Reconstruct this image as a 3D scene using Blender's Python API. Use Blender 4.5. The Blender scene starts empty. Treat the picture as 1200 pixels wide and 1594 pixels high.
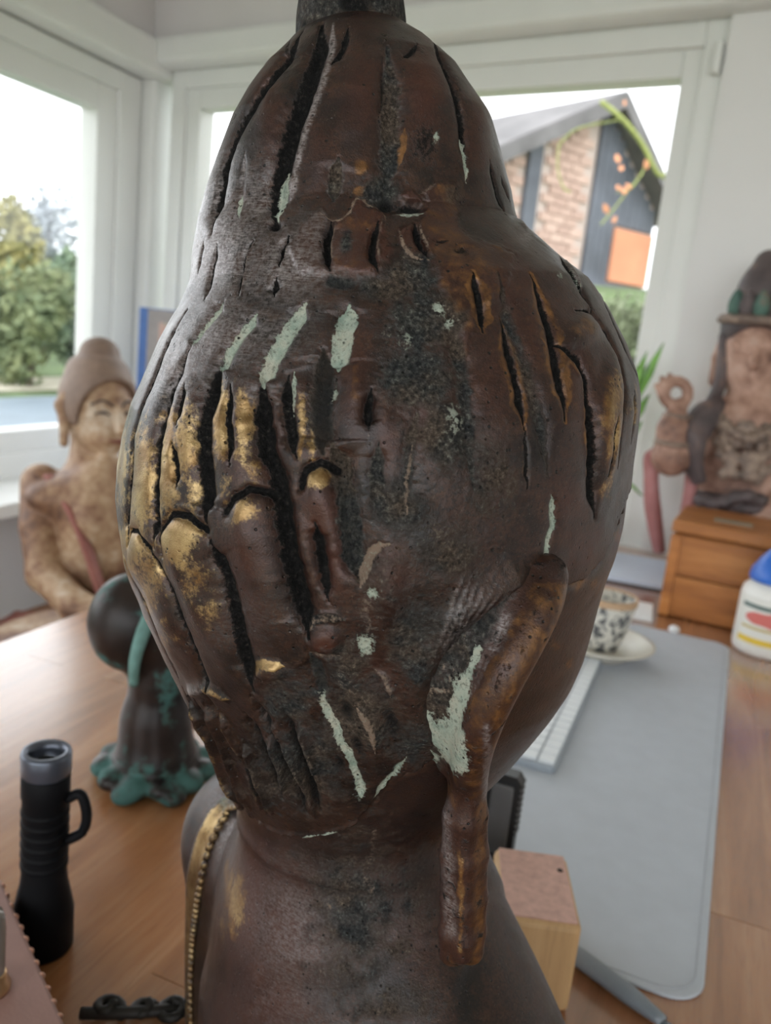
import bpy, bmesh, math, random
import numpy as np
from mathutils import Vector, Matrix
from mathutils.bvhtree import BVHTree

random.seed(7); rng = np.random.default_rng(7)
scene = bpy.context.scene
COL = scene.collection
R_ = math.radians

# ------------------------------------------------------------------ camera, sky, exposure
F_PX, YAW, PITCH, ROLL = 1300.0, R_(21), R_(12), R_(6)
CAM = np.array([0.0, 0.0, 1.2])
_F = np.array([-math.sin(YAW), math.cos(YAW), 0]); _R = np.array([math.cos(YAW), math.sin(YAW), 0]); _U = np.array([0, 0, 1.0])
VD = _F*math.cos(PITCH) - _U*math.sin(PITCH)
_u0 = _F*math.sin(PITCH) + _U*math.cos(PITCH)
VR = _R*math.cos(ROLL) + _u0*math.sin(ROLL)
VU = _u0*math.cos(ROLL) - _R*math.sin(ROLL)
cam = bpy.data.cameras.new('camera'); cam_ob = bpy.data.objects.new('camera', cam); COL.objects.link(cam_ob)
cam_ob.matrix_world = Matrix(((VR[0], VU[0], -VD[0], CAM[0]), (VR[1], VU[1], -VD[1], CAM[1]), (VR[2], VU[2], -VD[2], CAM[2]), (0, 0, 0, 1)))
cam.sensor_fit = 'HORIZONTAL'; cam.sensor_width = 36.0; cam.lens = 36.0*F_PX/1200
cam.clip_start = 0.02; cam.clip_end = 300
cam.dof.use_dof = True; cam.dof.focus_distance = 0.288; cam.dof.aperture_fstop = 17.0
scene.camera = cam_ob
w = bpy.data.worlds.new('overcast_sky'); scene.world = w; w.use_nodes = True
bg = w.node_tree.nodes['Background']; bg.inputs[0].default_value = (0.93, 0.97, 1.0, 1); bg.inputs[1].default_value = 1.55
scene.view_settings.view_transform = 'Standard'; scene.view_settings.look = 'None'
scene.view_settings.exposure = 1.25; scene.view_settings.gamma = 1.0; scene.view_settings.use_curve_mapping = False

def P(px, py, t):           # a point t metres in front of the camera, on the sight line through a photo pixel
    return CAM + t*(VD + VR*((px-600)/F_PX) - VU*((py-797)/F_PX))

# ------------------------------------------------------------------ helpers: tagging, meshes
def tag(o, label=None, cat=None, group=None, kind=None):
    if label: o['label'] = label
    if cat: o['category'] = cat
    if group: o['group'] = group
    if kind: o['kind'] = kind
    return o
def empty(name, loc, label, cat, group=None):
    o = bpy.data.objects.new(name, None); o.location = Vector(loc); o.empty_display_size = .02; COL.objects.link(o)
    return tag(o, label, cat, group)
def link(name, me, mat=None, parent=None):
    o = bpy.data.objects.new(name, me); COL.objects.link(o)
    if mat is not None and not me.materials: me.materials.append(mat)
    if parent is not None:
        o.parent = parent; o.matrix_parent_inverse = Matrix.Translation(parent.location).inverted()
    return o
def np_mesh(name, V, Fq, smooth=True):
    me = bpy.data.meshes.new(name); V = np.asarray(V, np.float32); Fq = np.asarray(Fq, np.int32)
    me.vertices.add(len(V)); me.vertices.foreach_set('co', V.ravel())
    k = Fq.shape[1]; n = len(Fq)
    me.loops.add(n*k); me.loops.foreach_set('vertex_index', Fq.ravel())
    me.polygons.add(n); me.polygons.foreach_set('loop_start', np.arange(0, n*k, k, dtype=np.int32))
    me.polygons.foreach_set('use_smooth', np.full(n, smooth)); me.update(calc_edges=True); me.validate()
    return me
def bm_done(name, bm, mat, parent=None, smooth=False, bevel=0, seg=2):
    if bevel:
        bmesh.ops.bevel(bm, geom=[e for e in bm.edges if len(e.link_faces) == 2 and e.calc_face_angle(0) > .6], offset=bevel, segments=seg, affect='EDGES', profile=.5)
    bmesh.ops.recalc_face_normals(bm, faces=bm.faces)
    me = bpy.data.meshes.new(name); bm.to_mesh(me); bm.free()
    if smooth:
        for p in me.polygons: p.use_smooth = True
    return link(name, me, mat, parent)
def box_bm(bm, c, s, M=None):
    r = bmesh.ops.create_cube(bm, size=1.0)
    m = Matrix.Translation(Vector(c)) @ (M.to_4x4() if M is not None else Matrix.Identity(4)) @ Matrix.Diagonal((s[0], s[1], s[2], 1))
    bmesh.ops.transform(bm, matrix=m, verts=r['verts']); return r['verts']
def box(name, c, s, mat, parent=None, bevel=0.0, M=None, seg=2):
    bm = bmesh.new(); box_bm(bm, c, s, M); return bm_done(name, bm, mat, parent, bevel=bevel, seg=seg)
def lathe(name, prof, loc, mat, parent=None, n=40, M=None):
    prof = np.array(prof, float); a = np.linspace(0, 2*math.pi, n, endpoint=False)
    V = np.stack([prof[:, 0][:, None]*np.cos(a), prof[:, 0][:, None]*np.sin(a), np.repeat(prof[:, 1][:, None], n, 1)], -1).reshape(-1, 3)
    if M is not None: V = V @ np.array(M.to_3x3()).T
    V = V + np.array(loc)
    i, j = np.meshgrid(np.arange(len(prof)-1), np.arange(n), indexing='ij'); j2 = (j+1) % n
    Fq = np.stack([i*n+j, i*n+j2, (i+1)*n+j2, (i+1)*n+j], -1).reshape(-1, 4)
    return link(name, np_mesh(name, V, Fq), mat, parent)
def tube(name, pts, rad, mat, parent=None, n=10, flat=1.0):
    me = np_mesh(name, *tube_geo(pts, rad, n, flat)); return link(name, me, mat, parent)
def tube_geo(pts, rad, n=10, flat=1.0):
    pts = np.array(pts, float); rad = np.broadcast_to(np.array(rad, float), (len(pts),))
    pts = np.concatenate([pts[:1], pts, pts[-1:]]); pts[0] += (pts[1]-pts[2])*1e-3; pts[-1] += (pts[-2]-pts[-3])*1e-3
    rad = np.concatenate([[rad[0]*.02], rad, [rad[-1]*.02]]); m = len(pts)      # closed ends
    T = np.gradient(pts, axis=0); T /= np.linalg.norm(T, axis=1)[:, None]+1e-12
    ref = np.array([0.31, .2, .93]); A = np.cross(T, ref); A /= np.linalg.norm(A, axis=1)[:, None]; B = np.cross(T, A)
    a = np.linspace(0, 2*math.pi, n, endpoint=False)
    V = pts[:, None] + rad[:, None, None]*(A[:, None]*np.cos(a)[None, :, None] + flat*B[:, None]*np.sin(a)[None, :, None])
    V = V.reshape(-1, 3)
    i, j = np.meshgrid(np.arange(m-1), np.arange(n), indexing='ij'); j2 = (j+1) % n
    return V, np.stack([i*n+j, i*n+j2, (i+1)*n+j2, (i+1)*n+j], -1).reshape(-1, 4)
def smooth_path(pts, n=60):           # Catmull-Rom through points
    p = np.array(pts, float); p = np.concatenate([[2*p[0]-p[1]], p, [2*p[-1]-p[-2]]]); out = []
    k = len(p)-3; ts = np.linspace(0, k-1e-6, n)
    for t in ts:
        i = int(t); s = t-i; a, b, c, d = p[i:i+4]
        out.append(.5*(2*b+(c-a)*s+(2*a-5*b+4*c-d)*s*s+(3*b-a-3*c+d)*s**3))
    return np.array(out)

# ------------------------------------------------------------------ helpers: smooth-blended solids (distance field + surface nets)
class Field:
    def __init__(s, lo, hi, h):
        s.lo = np.array(lo, float); s.h = h; s.n = np.ceil((np.array(hi)-s.lo)/h).astype(int)+1
        s.F = np.full(s.n, 1.0, np.float32)
    def _sl(s, lo, hi):
        a = np.clip(np.floor((lo-s.lo)/s.h).astype(int), 0, s.n); b = np.clip(np.ceil((hi-s.lo)/s.h).astype(int)+1, 0, s.n)
        sl = tuple(slice(i, j) for i, j in zip(a, b))
        ax = [s.lo[i]+s.h*np.arange(a[i], b[i]) for i in range(3)]
        return sl, [x.astype(np.float32) for x in (ax[0][:, None, None], ax[1][None, :, None], ax[2][None, None, :])]
    def put(s, sl, d, k, cut=False):
        f = s.F[sl]
        if cut:
            d = -d; hh = np.clip(.5-.5*(f-d)/k, 0, 1); s.F[sl] = f*(1-hh)+d*hh+k*hh*(1-hh)
        else:
            hh = np.clip(.5+.5*(f-d)/k, 0, 1); s.F[sl] = f*(1-hh)+d*hh-k*hh*(1-hh)
    def cone(s, a, b, ra, rb, k=.01, cut=False, sq=(1, 1, 1)):
        a = np.array(a, float); b = np.array(b, float); m = max(ra, rb)*max(1, *[1/q for q in sq])+k+3*s.h
        sl, (X, Y, Z) = s._sl(np.minimum(a, b)-m, np.maximum(a, b)+m)
        if 0 in s.F[sl].shape: return
        ba = b-a; L = float(ba@ba)+1e-12
        t = np.clip(((X-a[0])*ba[0]+(Y-a[1])*ba[1]+(Z-a[2])*ba[2])/L, 0, 1)
        d = np.sqrt(((X-a[0]-t*ba[0])*sq[0])**2+((Y-a[1]-t*ba[1])*sq[1])**2+((Z-a[2]-t*ba[2])*sq[2])**2)-(ra+(rb-ra)*t)
        s.put(sl, d, k, cut)
    def ell(s, c, r, k=.01, M=None, cut=False):
        c = np.array(c, float); r = np.array(r, float); m = r.max()+k+3*s.h
        sl, (X, Y, Z) = s._sl(c-m, c+m)
        if 0 in s.F[sl].shape: return
        M = np.eye(3) if M is None else np.array(M)     # rows: local axes
        q = [((X-c[0])*M[i, 0]+(Y-c[1])*M[i, 1]+(Z-c[2])*M[i, 2]) for i in range(3)]
        k0 = np.sqrt(sum((q[i]/r[i])**2 for i in range(3))); k1 = np.sqrt(sum((q[i]/r[i]**2)**2 for i in range(3)))+1e-9
        s.put(sl, k0*(k0-1)/k1, k, cut)
    def chain(s, pts, rads, k=.01, **kw):
        for i in range(len(pts)-1): s.cone(pts[i], pts[i+1], rads[i], rads[i+1], k, **kw)
    def mesh(s, name, xf=None):
        V, Q = nets(s.F, s.lo, s.h)
        if xf is not None: V = xf(V)
        return np_mesh(name, V, Q)
def nets(F, o, h):
    n = np.array(F.shape); S = F < 0
    acc = np.zeros((*(n-1), 3), np.float32); cnt = np.zeros(n-1, np.float32)
    for ax in range(3):
        o1, o2 = [i for i in range(3) if i != ax]
        for a in (0, 1):
            for b in (0, 1):
                s0 = [None]*3; s1 = [None]*3
                s0[ax] = slice(0, n[ax]-1); s1[ax] = slice(1, n[ax])
                s0[o1] = s1[o1] = slice(a, n[o1]-1+a); s0[o2] = s1[o2] = slice(b, n[o2]-1+b)
                f0 = F[tuple(s0)]; f1 = F[tuple(s1)]; m = (f0 < 0) != (f1 < 0)
                t = np.where(m, f0/np.where(m, f0-f1, 1), 0)
                acc[..., ax] += t; acc[..., o1] += m*a; acc[..., o2] += m*b; cnt += m
    act = cnt > 0; idx = np.full(n-1, -1, np.int32); idx[act] = np.arange(act.sum())
    V = (np.argwhere(act)+acc[act]/cnt[act][:, None])*h+np.array(o)
    Q = []
    for ax in range(3):
        o1, o2 = (ax+1) % 3, (ax+2) % 3
        s0 = [None]*3; s1 = [None]*3
        s0[ax] = slice(0, n[ax]-1); s1[ax] = slice(1, n[ax])
        s0[o1] = s1[o1] = slice(1, n[o1]-1); s0[o2] = s1[o2] = slice(1, n[o2]-1)
        f0 = S[tuple(s0)]; f1 = S[tuple(s1)]; e = np.argwhere(f0 != f1)
        if not len(e): continue
        neg = f0[tuple(e.T)]; e = e.copy(); e[:, o1] += 1; e[:, o2] += 1
        def at(d1, d2):
            q = e.copy(); q[:, o1] += d1; q[:, o2] += d2; return idx[tuple(q.T)]
        quad = np.stack([at(-1, -1), at(0, -1), at(0, 0), at(-1, 0)], -1)
        quad[~neg] = quad[~neg][:, ::-1]; Q.append(quad)
    return V, np.concatenate(Q)
_LAT = rng.random((64, 64, 64)).astype(np.float32)
def vnoise(Pn, scale):                # smooth value noise 0..1 at points
    q = Pn*scale+1000.37; i = np.floor(q).astype(np.int64); f = q-i; f = f*f*(3-2*f); out = 0
    for dx in (0, 1):
        for dy in (0, 1):
            for dz in (0, 1):
                wgt = (f[:, 0] if dx else 1-f[:, 0])*(f[:, 1] if dy else 1-f[:, 1])*(f[:, 2] if dz else 1-f[:, 2])
                out = out+wgt*_LAT[(i[:, 0]+dx) & 63, (i[:, 1]+dy) & 63, (i[:, 2]+dz) & 63]
    return out

# ------------------------------------------------------------------ materials
class NT:
    def __init__(s, name):
        s.m = bpy.data.materials.new(name); s.m.use_nodes = True; s.t = s.m.node_tree; s.b = s.t.nodes['Principled BSDF']; s.o = s.t.nodes['Material Output']
        s.tc = None
    def n(s, typ, **kw):
        x = s.t.nodes.new(typ)
        for k, v in kw.items(): setattr(x, k, v)
        return x
    def l(s, a, b): s.t.links.new(a, b)
    def val(s, sock, v):
        if hasattr(v, 'is_output'): s.l(v, sock)
        else: sock.default_value = (*v, 1) if isinstance(v, tuple) and len(v) == 3 and sock.type == 'RGBA' else v
    def coord(s):
        if s.tc is None: s.tc = s.n('ShaderNodeTexCoord').outputs['Object']
        return s.tc
    def mapped(s, scale=(1, 1, 1), rot=(0, 0, 0)):
        mp = s.n('ShaderNodeMapping'); s.l(s.coord(), mp.inputs[0]); mp.inputs['Scale'].default_value = scale; mp.inputs['Rotation'].default_value = rot; return mp.outputs[0]
    def noise(s, scale, detail=4, rough=.55, vec=None, dist=0):
        x = s.n('ShaderNodeTexNoise'); s.l(vec if vec is not None else s.coord(), x.inputs['Vector'])
        x.inputs['Scale'].default_value = scale; x.inputs['Detail'].default_value = detail; x.inputs['Roughness'].default_value = rough; x.inputs['Distortion'].default_value = dist
        return x.outputs['Fac']
    def voro(s, scale, vec=None):
        x = s.n('ShaderNodeTexVoronoi'); s.l(vec if vec is not None else s.coord(), x.inputs['Vector']); x.inputs['Scale'].default_value = scale; return x.outputs['Distance']
    def ramp(s, fac, stops):
        x = s.n('ShaderNodeValToRGB'); s.l(fac, x.inputs[0]); e = x.color_ramp.elements
        while len(e) < len(stops): e.new(.5)
        for el, (p, c) in zip(e, stops): el.position = p; el.color = (*c, 1) if isinstance(c, tuple) else (c, c, c, 1)
        return x.outputs[0]
    def mix(s, f, a, b):
        x = s.n('ShaderNodeMix', data_type='RGBA'); s.val(x.inputs[0], f); s.val(x.inputs[6], a); s.val(x.inputs[7], b); return x.outputs[2]
    def math(s, op, a, b=0.0, clamp=False):
        x = s.n('ShaderNodeMath', operation=op, use_clamp=clamp); s.val(x.inputs[0], a); s.val(x.inputs[1], b); return x.outputs[0]
    def thr(s, fac, lo, hi):            # smooth threshold
        x = s.n('ShaderNodeMapRange', interpolation_type='SMOOTHSTEP'); s.val(x.inputs[0], fac); s.val(x.inputs[1], lo); s.val(x.inputs[2], hi); return x.outputs[0]
    def bump(s, h, strength=.3, dist=.001, nrm=None):
        x = s.n('ShaderNodeBump'); s.val(x.inputs['Height'], h); x.inputs['Strength'].default_value = strength; x.inputs['Distance'].default_value = dist
        if nrm is not None: s.l(nrm, x.inputs['Normal'])
        return x.outputs[0]
    def set(s, **kw):
        for k, v in kw.items():
            s.val(s.b.inputs[{'col': 'Base Color', 'rough': 'Roughness', 'metal': 'Metallic', 'nrm': 'Normal', 'spec': 'Specular IOR Level', 'coat': 'Coat Weight'}.get(k, k)], v)
        return s.m
def plain(name, col, rough=.5, metal=0.0, var=.12, scale=30, bump=0.0, bscale=200):
    t = NT(name); n = t.noise(scale)
    c = t.ramp(n, [(.3, tuple(max(0, x*(1-var)) for x in col)), (.7, tuple(min(1, x*(1+var)) for x in col))])
    kw = dict(col=c, rough=rough, metal=metal)
    if bump: kw['nrm'] = t.bump(t.noise(bscale), bump, .001)
    return t.set(**kw)

def bronze_material(name):
    t = NT(name)
    a1 = t.n('ShaderNodeAttribute', attribute_name='patina_a'); a2 = t.n('ShaderNodeAttribute', attribute_name='patina_b')
    def split(a):
        x = t.n('ShaderNodeSeparateColor'); t.l(a.outputs['Color'], x.inputs[0]); return x.outputs
    s1, s2 = split(a1), split(a2)
    black, pale, gold = s1[0], s1[1], s1[2]; crust = a1.outputs['Alpha']
    orange, grey, tan = s2[0], s2[1], s2[2]; red = a2.outputs['Alpha']
    big = t.noise(38, 6, .62); mid = t.noise(130, 6, .68); fine = t.noise(700, 4, .7); vfine = t.noise(1800, 3, .6)
    base = t.ramp(big, [(.30, (.006, .005, .006)), (.43, (.017, .011, .010)), (.55, (.040, .019, .014)), (.70, (.021, .017, .018))])
    base = t.mix(t.math('MULTIPLY', t.thr(mid, .46, .66), .5), base, (.068, .032, .018))
    base = t.mix(t.math('MULTIPLY', t.thr(fine, .46, .60), .72), base, (.009, .008, .009))
    base = t.mix(t.math('MULTIPLY', t.thr(t.noise(950, 4, .7), .60, .70), .45), base, (.13, .105, .085))
    base = t.mix(t.math('MULTIPLY', red, t.math('ADD', t.math('MULTIPLY', mid, .9), .35), True), base, (.070, .022, .014))
    scr = t.noise(260, 3, .6, t.mapped((1, 1, 7)))
    gsp = t.math('ADD', t.math('MULTIPLY', t.thr(fine, .36, .66), .75), t.math('MULTIPLY', t.thr(scr, .45, .62), .5))
    base = t.mix(t.math('MULTIPLY', grey, gsp, True), base, (.245, .215, .215))  # grey: the metal's own grey, and window sheen painted as colour
    # orange bare bronze, broken up
    om = t.thr(t.math('ADD', orange, t.math('MULTIPLY', t.math('SUBTRACT', mid, .5), 1.3)), .35, .75)
    base = t.mix(t.math('MULTIPLY', om, .85), base, t.ramp(t.noise(300, 3), [(.35, (.065, .028, .011)), (.65, (.20, .092, .028))]))
    gm = t.thr(t.math('ADD', gold, t.math('ADD', t.math('MULTIPLY', t.math('SUBTRACT', mid, .5), 1.1), t.math('MULTIPLY', t.math('SUBTRACT', fine, .5), .9))), .36, .72)
    base = t.mix(gm, base, t.ramp(t.noise(90, 4, .6), [(.35, (.20, .115, .048)), (.62, (.42, .295, .145))]))
    # rough speckled crust
    sp = t.ramp(fine, [(.34, (.006, .006, .006)), (.52, (.028, .027, .025)), (.64, (.075, .075, .066)), (.78, (.25, .25, .22))])
    sp = t.mix(t.thr(mid, .42, .60), sp, t.ramp(fine, [(.38, (.006, .006, .007)), (.6, (.030, .031, .031)), (.78, (.13, .135, .125))]))
    sp = t.mix(t.math('MULTIPLY', t.thr(t.noise(55, 3), .42, .62), .75), sp, t.ramp(fine, [(.34, (.012, .009, .007)), (.52, (.055, .038, .027)), (.68, (.13, .095, .07)), (.8, (.22, .17, .13))]))
    cm = t.thr(t.math('ADD', crust, t.math('MULTIPLY', t.math('SUBTRACT', mid, .5), 1.0)), .25, .65)
    base = t.mix(cm, base, sp)
    tm = t.thr(t.math('ADD', tan, t.math('MULTIPLY', t.math('SUBTRACT', fine, .5), 1.5)), .35, .75)
    base = t.mix(t.math('MULTIPLY', tm, .8), base, (.20, .145, .11))
    bm_ = t.thr(t.math('ADD', black, t.math('MULTIPLY', t.math('SUBTRACT', fine, .5), 1.0)), .30, .62)
    base = t.mix(bm_, base, t.ramp(fine, [(.4, (.002, .002, .002)), (.58, (.009, .008, .008)), (.75, (.045, .038, .032))]))
    pm = t.thr(t.math('ADD', pale, t.math('MULTIPLY', t.math('SUBTRACT', fine, .5), 1.9)), .36, .62)
    palec = t.ramp(mid, [(.35, (.20, .255, .215)), (.5, (.31, .345, .29)), (.66, (.36, .35, .29))])
    palec = t.mix(t.math('MULTIPLY', t.thr(fine, .52, .66), .7), palec, (.085, .09, .075))
    base = t.mix(pm, base, palec)
    # small black casting pits
    pit = t.thr(t.voro(260), .16, .09); pit = t.math('MULTIPLY', pit, t.thr(t.noise(70), .44, .56))
    base = t.mix(pit, base, (.006, .005, .005))
    matte = t.math('MAXIMUM', t.math('MAXIMUM', bm_, pm), t.math('MAXIMUM', t.math('MULTIPLY', cm, .9), tm))
    metal = t.math('MULTIPLY', t.math('SUBTRACT', 1.0, matte, True), t.math('ADD', .38, t.math('MULTIPLY', gm, .5)), True)
    rough = t.math('ADD', t.math('ADD', .33, t.math('MULTIPLY', matte, .5)), t.math('MULTIPLY', t.math('SUBTRACT', mid, .5), .35), True)
    hgt = t.math('ADD', t.math('MULTIPLY', fine, t.math('ADD', .25, t.math('MULTIPLY', matte, 1.3))), t.math('MULTIPLY', vfine, .25))
    hgt = t.math('SUBTRACT', hgt, t.math('MULTIPLY', pit, 1.2))
    return t.set(col=base, rough=rough, metal=metal, nrm=t.bump(hgt, .6, .0009), spec=t.math('SUBTRACT', .5, t.math('MULTIPLY', matte, .36)))

def wood_material(name, cols, along=1, scale=14, rough=.4, metal=0, coat=0.0):
    t = NT(name); sc = [9.0, 9.0, 9.0]; sc[along] = .7
    v = t.mapped(tuple(sc)); oi = t.n('ShaderNodeObjectInfo')
    ad = t.n('ShaderNodeVectorMath', operation='ADD'); t.l(v, ad.inputs[0]); cb = t.n('ShaderNodeCombineXYZ')
    r = t.math('MULTIPLY', oi.outputs['Random'], 37.0)
    for i in range(3): t.l(r, cb.inputs[i])
    t.l(cb.outputs[0], ad.inputs[1])
    n = t.noise(scale/4, 5, .6, ad.outputs[0], .6); n2 = t.noise(scale*3, 3, .6, ad.outputs[0])
    c = t.ramp(n, [(.3, cols[0]), (.52, cols[1]), (.72, cols[2])])
    c = t.mix(t.math('MULTIPLY', t.thr(n2, .5, .75), .3), c, tuple(x*.6 for x in cols[0]))
    hs = t.n('ShaderNodeHueSaturation'); t.l(c, hs.inputs['Color']); t.l(t.math('ADD', .86, t.math('MULTIPLY', oi.outputs['Random'], .28)), hs.inputs['Value'])
    t.b.inputs['Coat Roughness'].default_value = .2; t.b.inputs['Coat IOR'].default_value = 1.9
    return t.set(col=hs.outputs[0], rough=rough, metal=metal, coat=coat, nrm=t.bump(n2, .06, .0006))

def glass_material(name, tint=(1, 1, 1), refl=.06):
    t = NT(name); tr = t.n('ShaderNodeBsdfTransparent'); tr.inputs[0].default_value = (*tint, 1)
    gl = t.n('ShaderNodeBsdfGlossy'); gl.inputs['Roughness'].default_value = .02
    mx = t.n('ShaderNodeMixShader'); lw = t.n('ShaderNodeLayerWeight'); fr = t.math('ADD', .03, t.math('MULTIPLY', t.math('POWER', lw.outputs['Facing'], 5.0), .6))
    t.l(fr, mx.inputs[0]); t.l(tr.outputs[0], mx.inputs[1]); t.l(gl.outputs[0], mx.inputs[2]); t.l(mx.outputs[0], t.o.inputs[0]); return t.m

M = {}
M['wall'] = plain('wall_plaster', (.72, .705, .70), .9, var=.02, scale=4, bump=.05)
M['upper'] = plain('upper_wall_paint', (.64, .61, .605), .9, var=.02, scale=4)
M['white'] = plain('white_lacquer', (.72, .72, .70), .35, var=.02, scale=6)
M['floor'] = wood_material('floor_wood', [(.50, .41, .32), (.58, .49, .39), (.64, .56, .46)], 1)  # out of view; made pale to bounce light into the lower room
M['glass'] = glass_material('window_glass')
M['bronze'] = bronze_material('old_bronze')

# ================================================================== THE BRONZE STATUE (foreground)
EX = VR.copy(); EY = VD*math.cos(PITCH)+VU*math.sin(PITCH); EZ = VU*math.cos(PITCH)-VD*math.sin(PITCH)   # x across, y away, z up the statue
O_ = P(575, 660, .36); EM = np.stack([EX, EY, EZ])
def W(e): return O_+np.asarray(e, float)@EM
def toE(p): return (np.asarray(p)-O_)@EM.T
def pix(p):
    q = np.asarray(p)-CAM; t = q@VD; return 600+F_PX*(q@VR)/t, 797-F_PX*(q@VU)/t, t
MM = .000277                                  # one photo pixel at the head's depth, metres
ZK = [0.187, 0.1774, 0.1679, 0.1583, 0.1487, 0.1391, 0.1296, 0.12, 0.105, 0.0932, 0.0814, 0.0696, 0.0578, 0.046, 0.0342, 0.0224, 0.0106, -0.0012, -0.013, -0.0248, -0.0366, -0.0484, -0.0602, -0.072, -0.0838, -0.0956, -0.1074, -0.1192, -0.131, -0.1428, -0.1546, -0.1664, -0.1782, -0.19]
XL = [-0.0212, -0.0199, -0.0185, -0.017, -0.0289, -0.0393, -0.0469, -0.0529, -0.0596, -0.0641, -0.0676, -0.0697, -0.0714, -0.0769, -0.0837, -0.0898, -0.0955, -0.0993, -0.1021, -0.1034, -0.1032, -0.1019, -0.0998, -0.097, -0.0929, -0.0888, -0.0855, -0.0817, -0.0781, -0.0746, -0.0712, -0.0676, -0.0632, -0.0606]
XR = [0.0138, 0.012, 0.01, 0.0081, 0.0234, 0.0347, 0.0415, 0.0472, 0.0525, 0.0566, 0.0592, 0.0733, 0.0889, 0.0969, 0.1035, 0.1077, 0.1096, 0.109, 0.1082, 0.1077, 0.1069, 0.1048, 0.1016, 0.0995, 0.0977, 0.0956, 0.092, 0.0863, 0.0794, 0.0722, 0.0639, 0.0543, 0.0454, 0.0441]
def ring(z):
    xl = np.interp(z, ZK[::-1], XL[::-1]); xr = np.interp(z, ZK[::-1], XR[::-1]); a = (xr-xl)/2
    return (xl+xr)/2, np.interp(z, [-.19, -.12, -.05, .2], [.012, .006, 0, 0]), a, a*np.interp(z, [-.19, -.1, 0, .06, .09, .2], [1.05, 1.1, 1.1, 1.05, 1., 1.])
NV, NA, NB = 780, 580, 90
TH = np.concatenate([np.linspace(R_(-192), R_(12), NA, endpoint=False), np.linspace(R_(12), R_(168), NB, endpoint=False)])
NT_ = len(TH)
ZV = np.linspace(.1575, -.186, NV)
xc, yc, ra, rb = ring(ZV)
E0 = np.stack([xc[:, None]+ra[:, None]*np.cos(TH), yc[:, None]+rb[:, None]*np.sin(TH), np.repeat(ZV[:, None], NT_, 1)], -1)
G0 = W(E0.reshape(-1, 3)).reshape(NV, NT_, 3)
du = np.roll(G0, -1, 1)-np.roll(G0, 1, 1); dv = np.gradient(G0, axis=0)
N0 = np.cross(dv, du); N0 /= np.linalg.norm(N0, axis=2)[..., None]+1e-12
cen = W(np.stack([xc, yc, ZV], -1))[:, None]
N0 *= np.sign(((G0-cen)*N0).sum(2))[..., None]
PV, NVv = G0.reshape(-1, 3), N0.reshape(-1, 3)
px_, py_, pt_ = pix(PV)
front = ((CAM-PV)*NVv).sum(1) > 0.0
fi = np.where(front)[0]; fpx, fpy = px_[fi].astype(np.float32), py_[fi].astype(np.float32)
def trace_on(pts, step=9.0):                  # photo-traced line -> points lying on the cast surface
    pts = np.array(pts, float); out = [pts[0]]
    for a, b in zip(pts[:-1], pts[1:]):
        n = max(1, int(np.hypot(*(b-a))/step)); out += [a+(b-a)*(i+1)/n for i in range(n)]
    ids = [fi[np.argmin((fpx-q[0])**2+(fpy-q[1])**2)] for q in out]
    return PV[ids]
CH = {k: np.zeros(len(PV), np.float32) for k in ('black', 'pale', 'gold', 'crust', 'orange', 'grey', 'tan', 'red')}
disp = np.zeros(len(PV), np.float32)
warp = (vnoise(PV, 420)-.5)
warp2 = (vnoise(PV, 1100)-.5)
def stroke_dist(Pts, pts3, margin):
    lo, hi = pts3.min(0)-margin, pts3.max(0)+margin
    ii = np.where(np.all((Pts > lo) & (Pts < hi), axis=1))[0]
    if not len(ii): return ii, None, None
    Q = Pts[ii]; best = np.full(len(ii), 1e9); s = np.zeros(len(ii)); m = max(1, len(pts3)-1)
    if len(pts3) == 1: return ii, np.linalg.norm(Q-pts3[0], axis=1), s+.5
    for k in range(len(pts3)-1):
        a, b = pts3[k], pts3[k+1]; ba = b-a; t = np.clip((Q-a)@ba/(ba@ba+1e-14), 0, 1)
        dd = np.linalg.norm(Q-a-t[:, None]*ba, axis=1); u = dd < best; best[u] = dd[u]; s[u] = (k+t[u])/m
    return ii, best, s
def S(pts, w, d=0, soft=2.4, taper=.22, edge=0, sharp=2, **ch):
    """one carved line: w = half width and d = depth in photo pixels (d < 0 raises a ridge); ch = patina lying in it"""
    p3 = trace_on(pts); pxm = MM*.93
    ii, dist, s = stroke_dist(PV, p3, w*soft*2.2*pxm)
    if dist is None: return
    w0 = w*pxm*(np.clip(np.minimum(s, 1-s)/taper, .22, 1) if taper else 1.0); wl = w0*(1+.35*warp[ii]+.35*warp2[ii]); wd = w0*(1+.07*warp[ii])
    if d:
        core = np.exp(-(dist/wd)**sharp); sft = np.exp(-(dist/(wd*soft))**2)
        disp[ii] -= (d*pxm*(.72*core+.28*sft)*np.clip(wd/(w*pxm), .3, 1.1)).astype(np.float32)
    for k, v in ch.items():
        CH[k][ii] = np.maximum(CH[k][ii], v*np.exp(-(dist/(wl*1.05))**4))
    if edge:                                   # worn bright lips beside the cut
        CH['orange'][ii] = np.maximum(CH['orange'][ii], edge*np.exp(-((dist-2.2*wl)/(1.3*wl))**2))
def B(c, rx, ry, d=0, ang=0, pw=2, **ch):      # an oval area
    q = trace_on([c])[0]; x0, y0 = px_, py_
    ca, sa = math.cos(R_(ang)), math.sin(R_(ang)); near = front & (np.abs(px_-c[0]) < 3*max(rx, ry)) & (np.abs(py_-c[1]) < 3*max(rx, ry))
    ii = np.where(near)[0]; dx, dy = px_[ii]-c[0], py_[ii]-c[1]
    r = np.sqrt(((dx*ca+dy*sa)/rx)**2+((-dx*sa+dy*ca)/ry)**2)
    if d: disp[ii] += (d*MM*np.exp(-r**pw)).astype(np.float32)
    f = np.exp(-(r*(1+.5*warp[ii]))**pw)
    for k, v in ch.items(): CH[k][ii] = np.maximum(CH[k][ii], v*f)
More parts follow.
